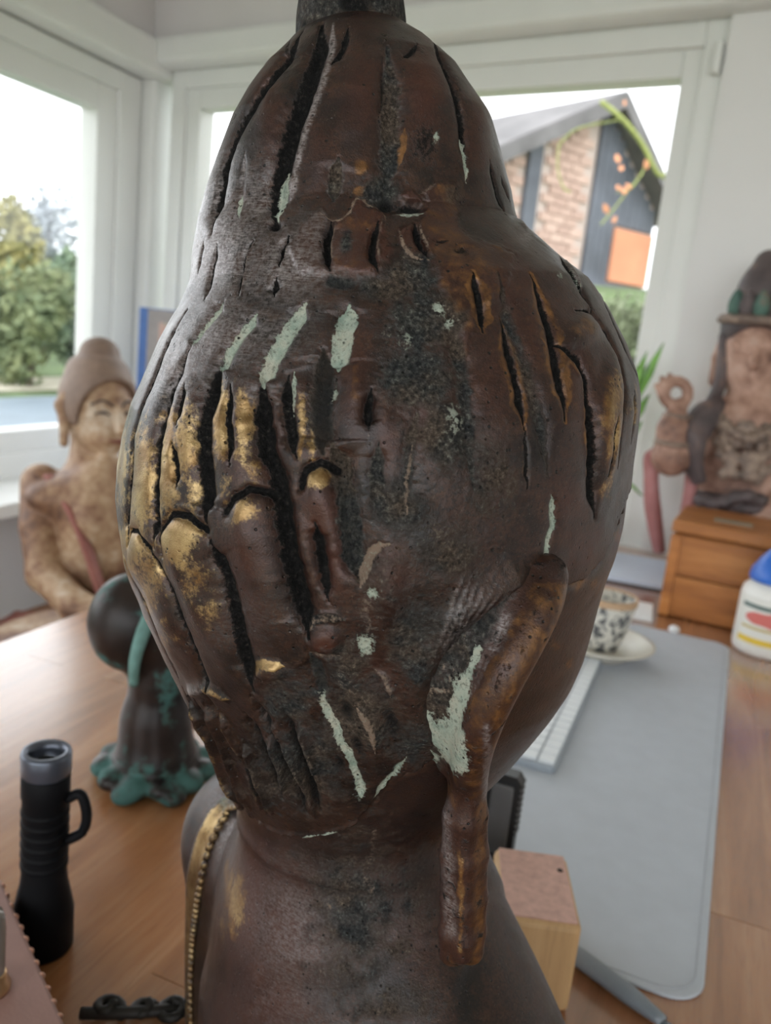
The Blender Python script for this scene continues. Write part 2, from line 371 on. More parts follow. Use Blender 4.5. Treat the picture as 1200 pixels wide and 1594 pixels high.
def POLY(pts, d=0, soft=4, **ch):              # an area with a drawn outline, raised or sunk with a step at its rim
    pts = np.array(pts, float); near = front & (px_ > pts[:, 0].min()-40) & (px_ < pts[:, 0].max()+40) & (py_ > pts[:, 1].min()-40) & (py_ < pts[:, 1].max()+40)
    ii = np.where(near)[0]; sd = poly_sd(px_[ii], py_[ii], pts)+warp[ii]*9+warp2[ii]*5
    f = 1/(1+np.exp(-np.clip(sd/(soft*.5), -30, 30)))
    if d: disp[ii] += (d*MM*f).astype(np.float32)
    for k, v in ch.items(): CH[k][ii] = np.maximum(CH[k][ii], v*f)
    return ii, sd
def poly_sd(x, y, pts):                        # > 0 inside
    ins = np.zeros(len(x), bool); best = np.full(len(x), 1e9)
    for (x1, y1), (x2, y2) in zip(pts, np.roll(pts, -1, 0)):
        c = (y1 > y) != (y2 > y)
        ins ^= c & (x < (x2-x1)*(y-y1)/(y2-y1+1e-9)+x1)
        ex, ey = x2-x1, y2-y1; t = np.clip(((x-x1)*ex+(y-y1)*ey)/(ex*ex+ey*ey+1e-9), 0, 1)
        best = np.minimum(best, np.hypot(x-x1-t*ex, y-y1-t*ey))
    return np.where(ins, best, -best)

# ---- where the skin of the face, neck and ear region shows (hair elsewhere)
SKIN = np.array([(1030, 745), (984, 752), (962, 820), (938, 872), (905, 905), (880, 912), (858, 892), (845, 930), (800, 1010), (750, 1090), (725, 1130), (690, 1170), (650, 1200), (612, 1212), (590, 1240), (560, 1276), (515, 1292), (475, 1299), (438, 1294), (407, 1280), (379, 1254), (360, 1400), (1030, 1400)])
FWD = np.array([math.sin(R_(40)), math.cos(R_(40))])
skin_s = np.zeros(len(PV))
skin_s[fi] = poly_sd(px_[fi], py_[fi], SKIN)
Ef = E0.reshape(-1, 3); hid = np.where(~front)[0]
_cx = np.repeat(xc, NT_)[hid]; _cy = np.repeat(yc, NT_)[hid]
dxy = np.stack([Ef[hid, 0]-_cx, Ef[hid, 1]-_cy], -1); dxy /= np.linalg.norm(dxy, axis=1)[:, None]
phi = np.degrees(np.arccos(np.clip(dxy@FWD, -1, 1)))
zl = np.interp(phi, [0, 45, 70, 82, 100, 120], [.058, .05, .02, -.03, -.12, -.165])
skin_s[hid] = (zl-Ef[hid, 2])/MM

# ---- bun: deep slanting locks
gw = dict(black=.9)
S([(473, 53), (440, 95), (410, 138), (385, 175), (363, 218), (348, 258), (339, 308), (331, 364)], 12, 15, taper=.12, soft=3, **gw)
S([(455, 60), (445, 85), (430, 108)], 4, 5, black=.5)
S([(503, 43), (493, 83), (481, 120), (466, 160), (453, 200), (441, 246), (432, 283), (430, 321), (430, 352)], 15, 17, taper=.10, soft=2.8, **gw)
S([(521, 45), (511, 95), (498, 140), (483, 180), (471, 221), (459, 266), (452, 321)], 7, -3, taper=.1, grey=1.3)
S([(441, 262), (437, 300), (435, 347)], 11, -5, pale=1.1, taper=.2)
B((430, 356), 10, 7, -5, black=1)
S([(385, 238), (379, 275), (375, 312), (374, 341)], 5, 3, grey=.8)
S([(376, 305), (374, 340)], 4, 0, pale=.9)
S([(543, 50), (531, 80), (516, 103)], 5, 6, black=.9)
S([(648, 73), (640, 84), (625, 96)], 4, 4, black=.8)
S([(602, 78), (608, 130), (608, 180), (605, 247), (598, 306)], 15, 9, crust=.7, grey=.25)
S([(594, 95), (596, 130), (595, 159), (586, 190)], 3, 3, black=.5, orange=.4)
S([(664, 52), (691, 108), (704, 140), (713, 172), (718, 212), (722, 249), (723, 283)], 6, 9, black=.8)
S([(716, 205), (720, 235), (723, 286)], 5, 0, pale=.95)
S([(757, 252), (765, 281), (771, 308), (782, 340)], 4, 5, black=.9)
S([(776, 276), (789, 315)], 3, 4, black=.8)
S([(797, 332), (816, 364)], 5, -2, grey=1)
B((660, 225), 28, 45, -2, black=.55); B((676, 218), 5, 11, 0, pale=.75)
S([(630, 200), (624, 235), (618, 262)], 6, 0, orange=.85)
B((560, 266), 12, 16, 0, orange=.9); B((563, 299), 19, 11, 0, orange=.95, gold=.35)
S([(527, 250), (521, 285), (520, 318)], 10, 6, crust=.8, grey=.5)
B((590, 300), 36, 26, -4, crust=.9); B((700, 310), 26, 40, -2, crust=.45)
for c, rx, ry, v in [((560, 150), 34, 90, .5), ((660, 140), 26, 70, .8), ((745, 190), 18, 80, .6), ((420, 175), 20, 60, .5), ((500, 250), 24, 60, .35)]: B(c, rx, ry, 3, red=v)
B((395, 190), 16, 30, 0, orange=.35)
# ---- waist of the bun: slashes, plates and crust
B((345, 385), 66, 100, 0, grey=1.0); B((450, 420), 66, 60, 0, grey=.85); B((330, 300), 40, 70, 0, grey=.8); B((400, 320), 36, 60, 0, grey=.75); B((350, 520), 90, 50, 0, grey=.8); B((270, 590), 34, 70, 0, grey=.8); B((430, 520), 60, 40, 0, grey=.5)  # broad greys: partly the metal, partly reflected window light painted in
S([(320, 377), (316, 400), (313, 426)], 3, 5, black=1)
S([(342, 382), (331, 424), (326, 450), (322, 468)], 3.5, 6, black=1)
S([(397, 377), (385, 400), (379, 433), (374, 463)], 4, 9, black=1); S([(403, 377), (391, 402), (384, 433), (379, 463)], 2.5, -3, tan=.55)
S([(453, 372), (443, 391), (436, 417)], 4, 9, black=1); S([(459, 372), (448, 393), (441, 417)], 2.5, -3, tan=.5)
S([(432, 433), (429, 450), (427, 464)], 5.5, 9, taper=.5, black=1)
S([(516, 347), (509, 377), (510, 403), (514, 423)], 5, 10, black=1); S([(523, 350), (517, 380), (517, 405), (516, 420)], 2.5, -3, tan=.7)
POLY([(482, 340), (505, 334), (510, 352), (503, 380), (507, 425), (470, 428), (455, 390)], 2.5, grey=.5, red=.3)
POLY([(556, 313), (566, 318), (570, 326), (590, 328), (597, 342), (592, 372), (592, 412), (582, 430), (552, 432), (520, 420), (517, 385), (524, 352), (545, 340), (550, 320)], 3, orange=.36, red=.6, crust=0)
B((540, 385), 14, 24, 0, crust=.75)
S([(588, 350), (580, 380), (580, 406), (588, 424)], 4.5, 9, black=1); S([(595, 348), (588, 380), (590, 408), (594, 420)], 2.5, -3, tan=.6)
POLY([(597, 352), (606, 385), (612, 392), (604, 408), (594, 420), (590, 400), (590, 370)], 2.5, red=.8, orange=.2)
POLY([(620, 360), (644, 350), (650, 375), (664, 406), (640, 402), (624, 382)], 3, orange=.36, red=.7)
S([(643, 350), (649, 375), (665, 403)], 4.5, 9, black=1); S([(650, 347), (657, 372), (670, 400)], 2.5, -2, tan=.6)
POLY([(662, 300), (684, 288), (706, 290), (712, 340), (722, 372), (770, 388), (800, 400), (790, 440), (740, 500), (724, 560), (712, 520), (694, 470), (680, 430), (672, 405), (655, 380), (648, 352), (660, 340)], 2.5, orange=.46, red=.45)
POLY([(626, 306), (640, 299), (652, 306), (648, 316), (632, 317)], 4, red=.6)
B((636, 325), 20, 6, -8, black=1); B((600, 322), 16, 12, -5, black=.8)
S([(615, 336), (640, 337), (658, 335)], 5, 0, pale=.55, tan=.4)
S([(500, 338), (512, 345), (530, 350), (545, 335), (556, 312), (572, 322), (592, 326), (600, 345), (598, 362)], 2.5, 0, tan=.8)
S([(620, 362), (626, 385), (642, 404), (666, 408)], 2.5, 0, tan=.75); S([(652, 305), (676, 288)], 3, 0, tan=.6)
S([(672, 382), (695, 383)], 3, 3, black=.7); B((715, 397), 16, 7, -3, black=.6)
B((640, 430), 40, 38, -3, crust=.95); B((590, 450), 40, 20, -5, crust=.9); B((530, 440), 30, 12, -6, crust=.9, black=.4)
B((660, 500), 62, 44, -2, crust=.95); B((683, 482), 10, 15, 1, ang=-25, pale=.72); B((698, 503), 10, 10, 1, pale=.6); B((632, 530), 18, 20, 0, pale=.40); B((600, 520), 30, 18, 0, tan=.35, pale=.2)
B((650, 590), 70, 60, -2, crust=.85); B((700, 680), 60, 70, -2, crust=.75); B((706, 655), 20, 34, 2, pale=.45, tan=.5); B((675, 825), 28, 24, 1, pale=.25, tan=.45)
B((620, 790), 60, 60, 0, crust=.65); B((760, 740), 60, 90, 0, crust=.55); B((700, 860), 80, 70, 0, crust=.55)
# ---- shoulder of the hair: pale green filled cuts
S([(352, 474), (336, 494), (320, 514), (301, 541)], 7, 6, pale=.80, tan=.25, taper=.12)
S([(402, 492), (387, 511), (372, 529), (356, 557), (344, 585)], 8.5, 7, pale=1.0, taper=.12)
S([(476, 476), (462, 496), (447, 517), (427, 553), (415, 582), (410, 600)], 11, 8, pale=1.1, taper=.12)
S([(543, 478), (540, 500), (534, 525), (524, 572)], 12, 8, pale=1.1, taper=.12); B((519, 611), 8, 18, -3, pale=.62)
B((532, 490), 12, 16, -3, tan=.5)
S([(459, 578), (455, 612), (451, 641)], 4, 0, pale=.75)
# ---- the long locks on the left
D = 19
S([(296, 484), (275, 515), (258, 548), (226, 626), (209, 682), (203, 757), (200, 814), (205, 850)], 6.5, 12, taper=.1, black=.95)
S([(300, 544), (271, 592), (256, 637), (243, 690), (241, 757), (243, 851)], 8, 15, taper=.12, black=1)
S([(290, 600), (281, 632), (275, 662)], 4.5, 7, black=.95); S([(270, 690), (273, 725), (276, 758)], 5, 8, black=.95)
S([(350, 565), (329, 604), (314, 652), (311, 701), (318, 757), (322, 812)], 13, D, taper=.15, black=1)
S([(362, 600), (355, 652), (361, 724)], 5, 9, black=1)
S([(411, 592), (403, 640), (411, 701), (429, 750), (441, 814), (451, 874), (466, 937), (482, 990)], 12, D, taper=.1, black=.95)
S([(448, 582), (443, 625), (450, 672), (460, 712)], 8, 11, black=.85)
S([(503, 545), (500, 600), (498, 650), (500, 705)], 17, 13, crust=.75, black=.5, taper=.15)
S([(516, 690), (528, 720), (541, 795), (550, 862), (562, 905)], 14, 12, crust=.8, black=.35, taper=.12)
S([(580, 605), (572, 640), (574, 668)], 5, 8, black=.8); S([(590, 690), (585, 740), (590, 800)], 10, 6, crust=.7)
S([(652, 630), (640, 680), (634, 735), (634, 800)], 9, 5, crust=.55); S([(641, 690), (634, 735), (632, 800)], 3, -2, tan=.65)
S([(690, 470), (708, 530), (722, 600), (730, 680), (736, 760)], 11, 6, crust=.6)
S([(772, 430), (790, 500), (818, 575), (842, 660), (850, 740)], 11, 6, crust=.55, black=.2)
# lock ends: arches with raised tips
S([(206, 844), (207, 825), (219, 827), (238, 853)], 3.5, 7, black=1, taper=0)
S([(257, 862), (251, 829), (271, 800), (297, 804), (322, 826)], 4.5, 9, black=1, taper=0)
S([(356, 795), (369, 775), (391, 762), (416, 767), (424, 782)], 4.5, 9, black=1, taper=0)
S([(468, 760), (475, 731), (500, 718), (522, 735)], 5, 8, black=.85, taper=0)
for c, rx, ry in [((219, 870), 16, 38), ((282, 850), 24, 48), ((388, 812), 28, 50), ((497, 765), 24, 40)]: B(c, rx, ry, 6)
S([(237, 855), (267, 919), (294, 982), (316, 1042), (333, 1078)], 6, 10, taper=.1, black=.85)
S([(200, 859), (226, 930), (260, 1005), (284, 1060)], 4.5, 7, taper=.1, black=.75)
S([(330, 840), (343, 875), (356, 915), (371, 979), (386, 1042), (396, 1075)], 10, 13, taper=.15, black=.85)
S([(484, 1015), (500, 1057), (506, 1085)], 9, 8, crust=.7, black=.4)
S([(492, 812), (498, 850), (502, 885), (512, 935)], 7, 9, crust=.6, black=.75)
for c, rx, ry, an in [((300, 930), 16, 80, -22), ((410, 900), 26, 90, -14), ((262, 960), 14, 60, -22), ((523, 850), 17, 60, -8), ((475, 855), 16, 60, -12), ((600, 930), 22, 60, 0), ((355, 1010), 20, 60, -20)]: B(c, rx, ry, 5, ang=an)
# knobs and white marks down the middle
S([(607, 845), (592, 848), (579, 859), (566, 889), (561, 913)], 6, 3, taper=.2, tan=.9, pale=.30)
B((580, 920), 10, 10, -2, pale=.75); B((569, 1001), 13, 18, -2, pale=.95); B((570, 945), 16, 30, -1, tan=.55); B((612, 850), 18, 10, 0, tan=.5)
B((606, 900), 26, 45, 4, red=.8); B((508, 991), 24, 20, 9, pw=4, red=.85); S([(482, 983), (488, 965), (508, 957), (537, 962)], 6, -3, crust=.7, tan=.5); S([(482, 1010), (505, 1020), (530, 1016)], 5, 4, tan=.55)
B((422, 1040), 22, 12, 8, pw=4, gold=.35); S([(400, 1030), (415, 1026), (447, 1031)], 5, -4, gold=.9, orange=.6); B((405, 1034), 8, 12, 0, gold=.9)
B((310, 1072), 11, 8, 6, grey=.8, gold=.3); S([(318, 1065), (345, 1075), (365, 1085)], 8, -6, gold=.6)
B((590, 1045), 30, 30, -3, red=.5)
# ---- nape: fan of thin ridges and white veins
S([(503, 1085), (508, 1104), (521, 1125), (532, 1152), (545, 1179), (556, 1208), (563, 1238)], 6, 5, taper=.06, pale=1.1)
B((507, 1095), 7, 15, 0, ang=-15, pale=1); B((562, 1226), 8, 15, 0, pale=1)
S([(553, 1093), (569, 1115), (580, 1141), (584, 1166)], 5, -4, tan=.8, pale=.2); S([(585, 1040), (599, 1053), (608, 1080)], 4.5, -4, tan=.6, grey=.4)
for x, y, rx, ry in [(540, 1105, 14, 22), (558, 1160, 12, 30), (610, 1120, 18, 36), (530, 1190, 10, 26)]: B((x, y), rx, ry, -5, black=.62, ang=-20)
for ln, g in [([(409, 1107), (428, 1139), (449, 1173), (471, 1213), (489, 1248), (492, 1268)], 0), ([(380, 1149), (399, 1187), (415, 1221), (428, 1262)], .4), ([(468, 1120), (481, 1157), (497, 1205)], 0), ([(420, 1140), (440, 1190), (446, 1230)], .2),
              ([(297, 1080), (331, 1147), (357, 1211), (383, 1254)], .5), ([(345, 1100), (372, 1160), (395, 1215), (410, 1255)], .45), ([(322, 1085), (350, 1150), (376, 1215), (396, 1256)], .3)]:
    S(ln, 5, -10, taper=.15, soft=2, tan=.35 if not g else 0, gold=g*.85)
for ln in [[(320, 1068), (357, 1140), (395, 1211), (419, 1264)], [(384, 1106), (414, 1177), (442, 1240)], [(395, 1080), (432, 1150), (462, 1215), (478, 1262)], [(440, 1100), (462, 1160), (482, 1215), (500, 1260)], [(306, 1085), (340, 1155), (368, 1220)], [(288, 1068), (320, 1140), (350, 1215)]]:
    S(ln, 6, 12, taper=.15, black=.6, crust=.4)
S([(379, 1253), (407, 1277), (439, 1290), (471, 1294), (503, 1290), (540, 1280), (567, 1268)], 6, -5, taper=.1, tan=.25)
S([(471, 1295), (503, 1291), (536, 1282)], 5, 0, pale=.85, taper=.2)
S([(633, 1176), (615, 1200), (593, 1224), (585, 1248), (581, 1275), (584, 1296)], 6, 4, tan=.5, pale=.75, taper=.15)
B((470, 1190), 120, 90, 0, crust=.62); B((560, 1110), 80, 100, 0, crust=.66); B((450, 1090), 60, 70, 0, crust=.6); B((540, 1030), 50, 60, 0, crust=.62); B((640, 1000), 60, 100, 0, crust=.6); B((600, 900), 60, 70, 0, crust=.55); B((640, 1150), 50, 60, 0, crust=.6); B((540, 1060), 30, 40, 0, tan=.32); B((620, 1090), 40, 30, 0, tan=.3); B((575, 970), 18, 60, 0, tan=.42)
# ---- right side
S([(732, 430), (741, 462), (747, 495), (750, 520)], 4.5, 7, black=1, edge=1.0)
S([(780, 497), (788, 532), (800, 583), (809, 625), (815, 668)], 5, 7, black=1, edge=.75); S([(815, 665), (818, 712), (818, 762)], 2.5, 3, black=.7, edge=.5)
S([(823, 429), (839, 471), (856, 518), (865, 572), (874, 618), (877, 655)], 6, 8, black=1, edge=.75)
S([(862, 534), (880, 546), (898, 559), (913, 592), (920, 667), (919, 743), (921, 805)], 9, 13, black=1, taper=.12)
S([(893, 485), (916, 486), (943, 519), (959, 559), (966, 605), (961, 667), (955, 728)], 4.5, 8, black=.95, taper=.1)
S([(930, 460), (955, 513), (976, 562), (988, 600)], 4.5, 8, black=.95)
S([(866, 400), (893, 440), (920, 485)], 5, 8, black=.9); S([(905, 425), (930, 462)], 4, 6, black=.8); S([(878, 410), (890, 430), (903, 456)], 5, -3, grey=.9, pale=.4); B((867, 433), 7, 9, 0, pale=.5); B((815, 372), 14, 8, 0, grey=.8, pale=.3)
S([(948, 650), (944, 700), (938, 740)], 3, 5, black=.9); S([(975, 690), (980, 640), (978, 610)], 3.5, 5, black=.9)
B((905, 515), 26, 22, 4, pw=4, orange=.55); B((945, 650), 18, 90, 6, pw=4, orange=.75, gold=.55, ang=4); B((978, 640), 12, 50, 3, gold=.5, orange=.5); B((940, 750), 14, 50, 0, gold=.45, orange=.6)
S([(860, 600), (880, 560), (905, 590), (912, 660), (908, 740)], 5, -3, orange=.7, gold=.25)
for c, rx, ry, v in [((800, 450), 60, 60, .5), ((840, 500), 60, 90, .4), ((900, 620), 40, 120, .42), ((760, 600), 50, 110, .35), ((890, 780), 40, 40, .55), ((950, 870), 20, 25, .6), ((900, 850), 40, 50, .5)]: B(c, rx, ry, 0, red=v, orange=v*.62)
S([(856, 770), (859, 818), (850, 841), (848, 872), (854, 890)], 5, 4, pale=.9, taper=.12)
S([(842, 884), (795, 904), (745, 932), (702, 964), (668, 1007), (648, 1044), (640, 1080), (646, 1112), (664, 1142), (690, 1172)], 20, -9, soft=1.8, taper=.12, crust=.3)
for k in range(10): S([(720+k*11, 900+k*2-abs(k-9)), (690+k*9, 960), (668+k*6, 1020+k*2)], 2.5, -1.5, grey=.5, tan=.35 if k % 3 == 0 else 0)
# ---- gold wear on the left-hand locks, where hands and cloth have rubbed
for c, rx, ry, v in [((222, 750), 28, 110, .85), ((262, 730), 26, 120, .82), ((292, 690), 24, 90, .78), ((300, 760), 20, 60, .6), ((212, 845), 28, 60, 1.0), ((282, 838), 38, 48, .95), ((345, 650), 20, 90, .8), ((380, 665), 15, 75, .8), ((385, 795), 20, 26, .85), ((468, 665), 10, 70, .75), ((485, 680), 12, 50, .7), ((496, 742), 26, 24, .85), ((240, 900), 22, 80, .68), ((310, 900), 28, 55, .55), ((330, 950), 30, 36, .5), ((193, 700), 12, 110, .85), ((350, 755), 26, 50, .5), ((424, 770), 9, 40, .6), ((395, 730), 20, 40, .45), ((270, 980), 20, 60, .45), ((205, 630), 10, 60, .6)]: B(c, rx, ry, 0, gold=v)
for c, rx, ry, v in [((395, 860), 30, 60, .6), ((420, 700), 20, 60, .6), ((500, 800), 30, 60, .75), ((555, 600), 22, 90, .55), ((555, 560), 14, 30, .4), ((520, 870), 26, 60, .8), ((350, 700), 40, 60, .35), ((600, 690), 18, 60, .5), ((660, 640), 14, 40, .5)]: B(c, rx, ry, 0, red=v, orange=v*.35)
B((555, 610), 14, 60, 3, orange=.5); B((598, 640), 12, 40, 2, orange=.35)
B((300, 560), 40, 60, 0, grey=.45); B((400, 600), 30, 40, 0, grey=.3); B((400, 960), 36, 50, 0, grey=.22); B((350, 980), 20, 40, 0, grey=.2)  # the first two greys carry on the painted window sheen
# ---- the side of the head turned away: locks and wear run on around it
fr2 = front.reshape(NV, NT_)[:, :NA]; thA = TH[:NA]
cl = np.argmax(fr2, 1)+4; crr = NA-1-np.argmax(fr2[:, ::-1], 1)-4
rows_ = np.arange(NV)[:, None]; cols_ = np.arange(NT_)[None, :]
left = (cols_ < cl[:, None]) | (cols_ >= NA+NB//2); right = (cols_ > crr[:, None]) & (cols_ < NA+NB//2)
dl = np.mod(TH[cl][:, None]-TH[None, :], 2*np.pi); drr = np.mod(TH[None, :]-TH[crr][:, None], 2*np.pi)
for k in CH:
    A = CH[k].reshape(NV, NT_); L0 = A[np.arange(NV), cl][:, None]; R0 = A[np.arange(NV), crr][:, None]
    A[:] = np.where(left, L0*np.exp(-(dl/.55)**2), np.where(right, R0*np.exp(-(drr/.35)**2), A)); CH[k] = A.reshape(-1)
DA = disp.reshape(NV, NT_); L0 = DA[np.arange(NV), cl][:, None]; R0 = DA[np.arange(NV), crr][:, None]
zrow = ZV[:, None]; ph = (TH[None, :]*26+zrow*38+2.2*np.sin(zrow*40)); ridge = -(np.clip(np.cos(ph), .25, 1)-.25)**1.5*.0042
fade_l = np.clip((dl-.08)/.22, 0, 1); fade_r = np.clip((drr-.10)/.25, 0, 1); vz = np.clip((.150-zrow)/.03, 0, 1)*(1-.8*np.exp(-((zrow-.068)/.010)**2))
DA[:] = np.where(left, L0*np.exp(-(dl/.12)**2)+ridge*fade_l*vz, np.where(right, R0*np.exp(-(drr/.10)**2)+ridge*fade_r*vz, DA)); disp = DA.reshape(-1)
bl = CH['black'].reshape(NV, NT_); bl[:] = np.where(left, np.maximum(bl, np.clip(-ridge/.0026, 0, 1)**2*fade_l*vz*.9), np.where(right, np.maximum(bl, np.clip(-ridge/.0026, 0, 1)**2*fade_r*vz*.9), bl)); CH['black'] = bl.reshape(-1)
# ---- hair shell: gentle casting unevenness, hairline step, then the mesh
disp *= 1.4
disp += ((vnoise(PV, 60)-.5)*.0014+(vnoise(PV, 190)-.5)*.00025).astype(np.float32)
cr = np.clip(CH['crust'], 0, 1)
disp += (cr*((vnoise(PV, 900)-.5)*.0009+(vnoise(PV, 2000)-.5)*.0006)).astype(np.float32)
disp += (CH['black']*(vnoise(PV, 1600)-.5)*.0007).astype(np.float32)
facing = np.clip(((CAM-PV)*NVv).sum(1)/np.linalg.norm(CAM-PV, axis=1)*3.0, .35, 1)      # shallower cuts on the rim, where the casting runs thin
sm = lambda x, a, b: (lambda t: t*t*(3-2*t))(np.clip((x-a)/(b-a), 0, 1))
sk = sm(skin_s+warp*6, -5, 5)
off = disp*np.where(disp < 0, facing, 1)+.0012
off = off*(1-sk)-.007*sk
VH = PV+NVv*off[:, None]
i, j = np.meshgrid(np.arange(NV-1), np.arange(NT_), indexing='ij'); j2 = (j+1) % NT_
FH = np.stack([i*NT_+j, (i+1)*NT_+j, (i+1)*NT_+j2, i*NT_+j2], -1).reshape(-1, 4)
FH = FH[sk[FH].min(1) < .98]                              # hair only: the shell ends just inside the skin
used = np.unique(FH); remap = np.full(len(PV), -1, np.int64); remap[used] = np.arange(len(used))
def patina(me, chans):
    for nm, ks in (('patina_a', ('black', 'pale', 'gold', 'crust')), ('patina_b', ('orange', 'grey', 'tan', 'red'))):
        at = me.attributes.new(nm, 'FLOAT_COLOR', 'POINT'); n = len(me.vertices)
        at.data.foreach_set('color', np.stack([np.clip(chans[k], 0, 1.2) if k in chans else np.zeros(n) for k in ks], -1).astype(np.float32).ravel())
base_w = W((.0, .03, 0)); base_w = np.array([base_w[0], base_w[1], .75])
statue = empty('bronze_statue', base_w, 'large dark bronze seated statue with carved swept-back hair and long earlobes, in the foreground', 'statue')
me = np_mesh('hair', VH[used], remap[FH]); patina(me, {k: v[used] for k, v in CH.items()})
hair = link('hair', me, M['bronze'], statue)
# trunk primitives: r to the statue's right, f to its front, z up from the head's centre
TORSO = [('e', (0, .01, -.40), (.135, .085, .17), .05),
         ('c', (0, .0, -.245), (-.118, .005, -.262), .040, .042, .03),       # left shoulder yoke
         ('c', (0, .0, -.250), (.101, -.010, -.328), .045, .038, .05),          # right shoulder yoke
         ('c', (-.118, .005, -.262), (-.135, .0, -.45), .043, .040, .02),    # upper arms
         ('c', (.101, -.010, -.328), (.140, -.01, -.47), .038, .042, .03),
         ('c', (-.135, .0, -.45), (-.02, .14, -.50), .038, .028, .02), ('c', (.150, -.01, -.47), (.14, .13, -.50), .040, .028, .02),
         ('e', (0, .08, -.52), (.26, .17, .075), .04)]

# ---- body of the statue: face, neck, shoulders, arms and lap as one continuous casting
vox = .0024
bf = Field((-.52, .10, .742), (.16, .62, 1.36), vox)
sl = tuple(slice(0, n) for n in bf.n)
ax = [bf.lo[q]+vox*np.arange(bf.n[q]) for q in range(3)]
z0 = int((.93-bf.lo[2])/vox)                              # the head lives above this height
Xg, Yg, Zg = np.meshgrid(ax[0], ax[1], ax[2][z0:], indexing='ij')
eg = toE(np.stack([Xg, Yg, Zg], -1).reshape(-1, 3)); okz = (eg[:, 2] > -.215) & (eg[:, 2] < .17) & (np.abs(eg[:, 0]) < .16) & (np.abs(eg[:, 1]) < .17)
es = eg[okz]; cx_, cy_, a_, b_ = ring(np.clip(es[:, 2], -.186, .158))
dx, dy = es[:, 0]-cx_, es[:, 1]-cy_; rho = np.hypot(dx, dy)+1e-9
rad = 1/np.sqrt((dx/rho/a_)**2+(dy/rho/b_)**2)
tp = np.arctan2(dy/b_, dx/a_)                             # ellipse parameter -> hair grid column
tq = np.where(tp > R_(12), tp-2*np.pi, tp)
col = np.where(tp > R_(12), np.where(tp < R_(168), NA+(tp-R_(12))/R_(156)*NB, (tp-2*np.pi-R_(-192))/R_(204)*NA), (tp-R_(-192))/R_(204)*NA)
col = np.clip(np.nan_to_num(col), 0, NT_-1).astype(int) % NT_
row = np.clip((.1575-es[:, 2])/(.1575+.186)*(NV-1), 0, NV-1).astype(int)
skin_g = skin_s.reshape(NV, NT_)[row, col]
inset = .0075*(1-sm(skin_g, -22, 2))
dh = ((rho-(rad-inset))*.88)
dh = np.maximum(dh, (-.187-es[:, 2])*.9); dh = np.maximum(dh, es[:, 2]-.15)
tmp = np.ones(len(eg), np.float32); tmp[okz] = dh; bf.F[:, :, z0:] = tmp.reshape(bf.F[:, :, z0:].shape)
del Xg, Yg, Zg, eg, es, tmp
fw = np.array([FWD[0], FWD[1], 0]); rt = np.array([FWD[1], -FWD[0], 0])
def face_pt(z, side=0.0, out=0.0):            # point on the face, side metres to the statue's right
    cx, cy, a, b = ring(z); d = FWD+rt[:2]*side/.1; d = d/np.linalg.norm(d); r = 1/np.sqrt((d[0]/a)**2+(d[1]/b)**2)
    return W((cx+d[0]*(r+out), cy+d[1]*(r+out), z))
bf.cone(face_pt(-.03, 0, -.002), face_pt(-.082, 0, .009), .006, .0095, .010); bf.cone(face_pt(-.085, .01, .001), face_pt(-.085, -.01, .001), .007, .007, .008)
for sd in (-1, 1):
    bf.chain([face_pt(-.030, sd*.008, .0), face_pt(-.022, sd*.028, .0), face_pt(-.030, sd*.055, -.001)], [.004, .004, .003], .006)
    bf.cone(face_pt(-.044, sd*.018, -.004), face_pt(-.045, sd*.045, -.004), .008, .007, .004)
bf.chain([face_pt(-.114, .025, -.001), face_pt(-.110, .0, .003), face_pt(-.114, -.025, -.001)], [.003, .006, .003], .004)
bf.chain([face_pt(-.122, .018, -.001), face_pt(-.123, .0, .003), face_pt(-.122, -.018, -.001)], [.003, .006, .003], .004)
bf.ell(face_pt(-.158, 0, -.008), (.022, .022, .018), .02)
TY = R_(52); tf = np.array([math.sin(TY), math.cos(TY), 0]); tr = np.array([math.cos(TY), -math.sin(TY), 0])   # the trunk's front and right
Tt = lambda r, f, z: W(tr*r+tf*f+np.array([0, 0, z]))
NK = np.array([-.008, .018, 0])
bf.chain([W(NK+(0, .004, -.12)), W(NK+(.0, 0, -.19)), W(NK+(.0, .0, -.235))], [.046, .0465, .050], .012)
bf.cone(W(NK+(0, 0, -.215)), W(NK+(.002, -.002, -.29)), .046, .075, .035)
rows = np.stack([tr@EM, tf@EM, EZ])
for p in TORSO:
    if p[0] == 'e': bf.ell(Tt(*p[1]), p[2], p[3], M=rows)
    else: bf.cone(Tt(*p[1]), Tt(*p[2]), p[3], p[4], p[5])
zz = bf.lo[2]+vox*np.arange(bf.n[2], dtype=np.float32); bf.F = np.maximum(bf.F, (.7505-zz)[None, None, :])
me = bf.mesh('body'); del bf
nb = len(me.vertices); VB = np.empty(nb*3, np.float32); me.vertices.foreach_get('co', VB); VB = VB.reshape(-1, 3).astype(float)
bx, by, bt = pix(VB); be = toE(VB)
nn = np.empty(nb*3, np.float32); me.vertices.foreach_get('normal', nn); nn = nn.reshape(-1, 3)
bfront = ((CAM-VB)*nn).sum(1) > 0
CB = {k: np.zeros(nb, np.float32) for k in CH}
tree = BVHTree.FromPolygons([tuple(v) for v in VB], [tuple(p.vertices) for p in me.polygons])
def on_body(q):
    d = Vector(VD+VR*((q[0]-600)/F_PX)-VU*((q[1]-797)/F_PX)).normalized(); h = tree.ray_cast(Vector(CAM), d)
    return (np.array(h[0]), np.array(h[1])) if h[0] else (None, None)
def SB(pts, w, **ch):
    p3 = [on_body(q)[0] for q in smooth_path(pts, 24)]; p3 = [q for q in p3 if q is not None]
    if len(p3) < 2: return
    ii, dist, s = stroke_dist(VB, np.array(p3), w*.0012)
    if dist is None: return
    for k, v in ch.items(): CB[k][ii] = np.maximum(CB[k][ii], v*np.exp(-(dist/(w*.00028))**2))
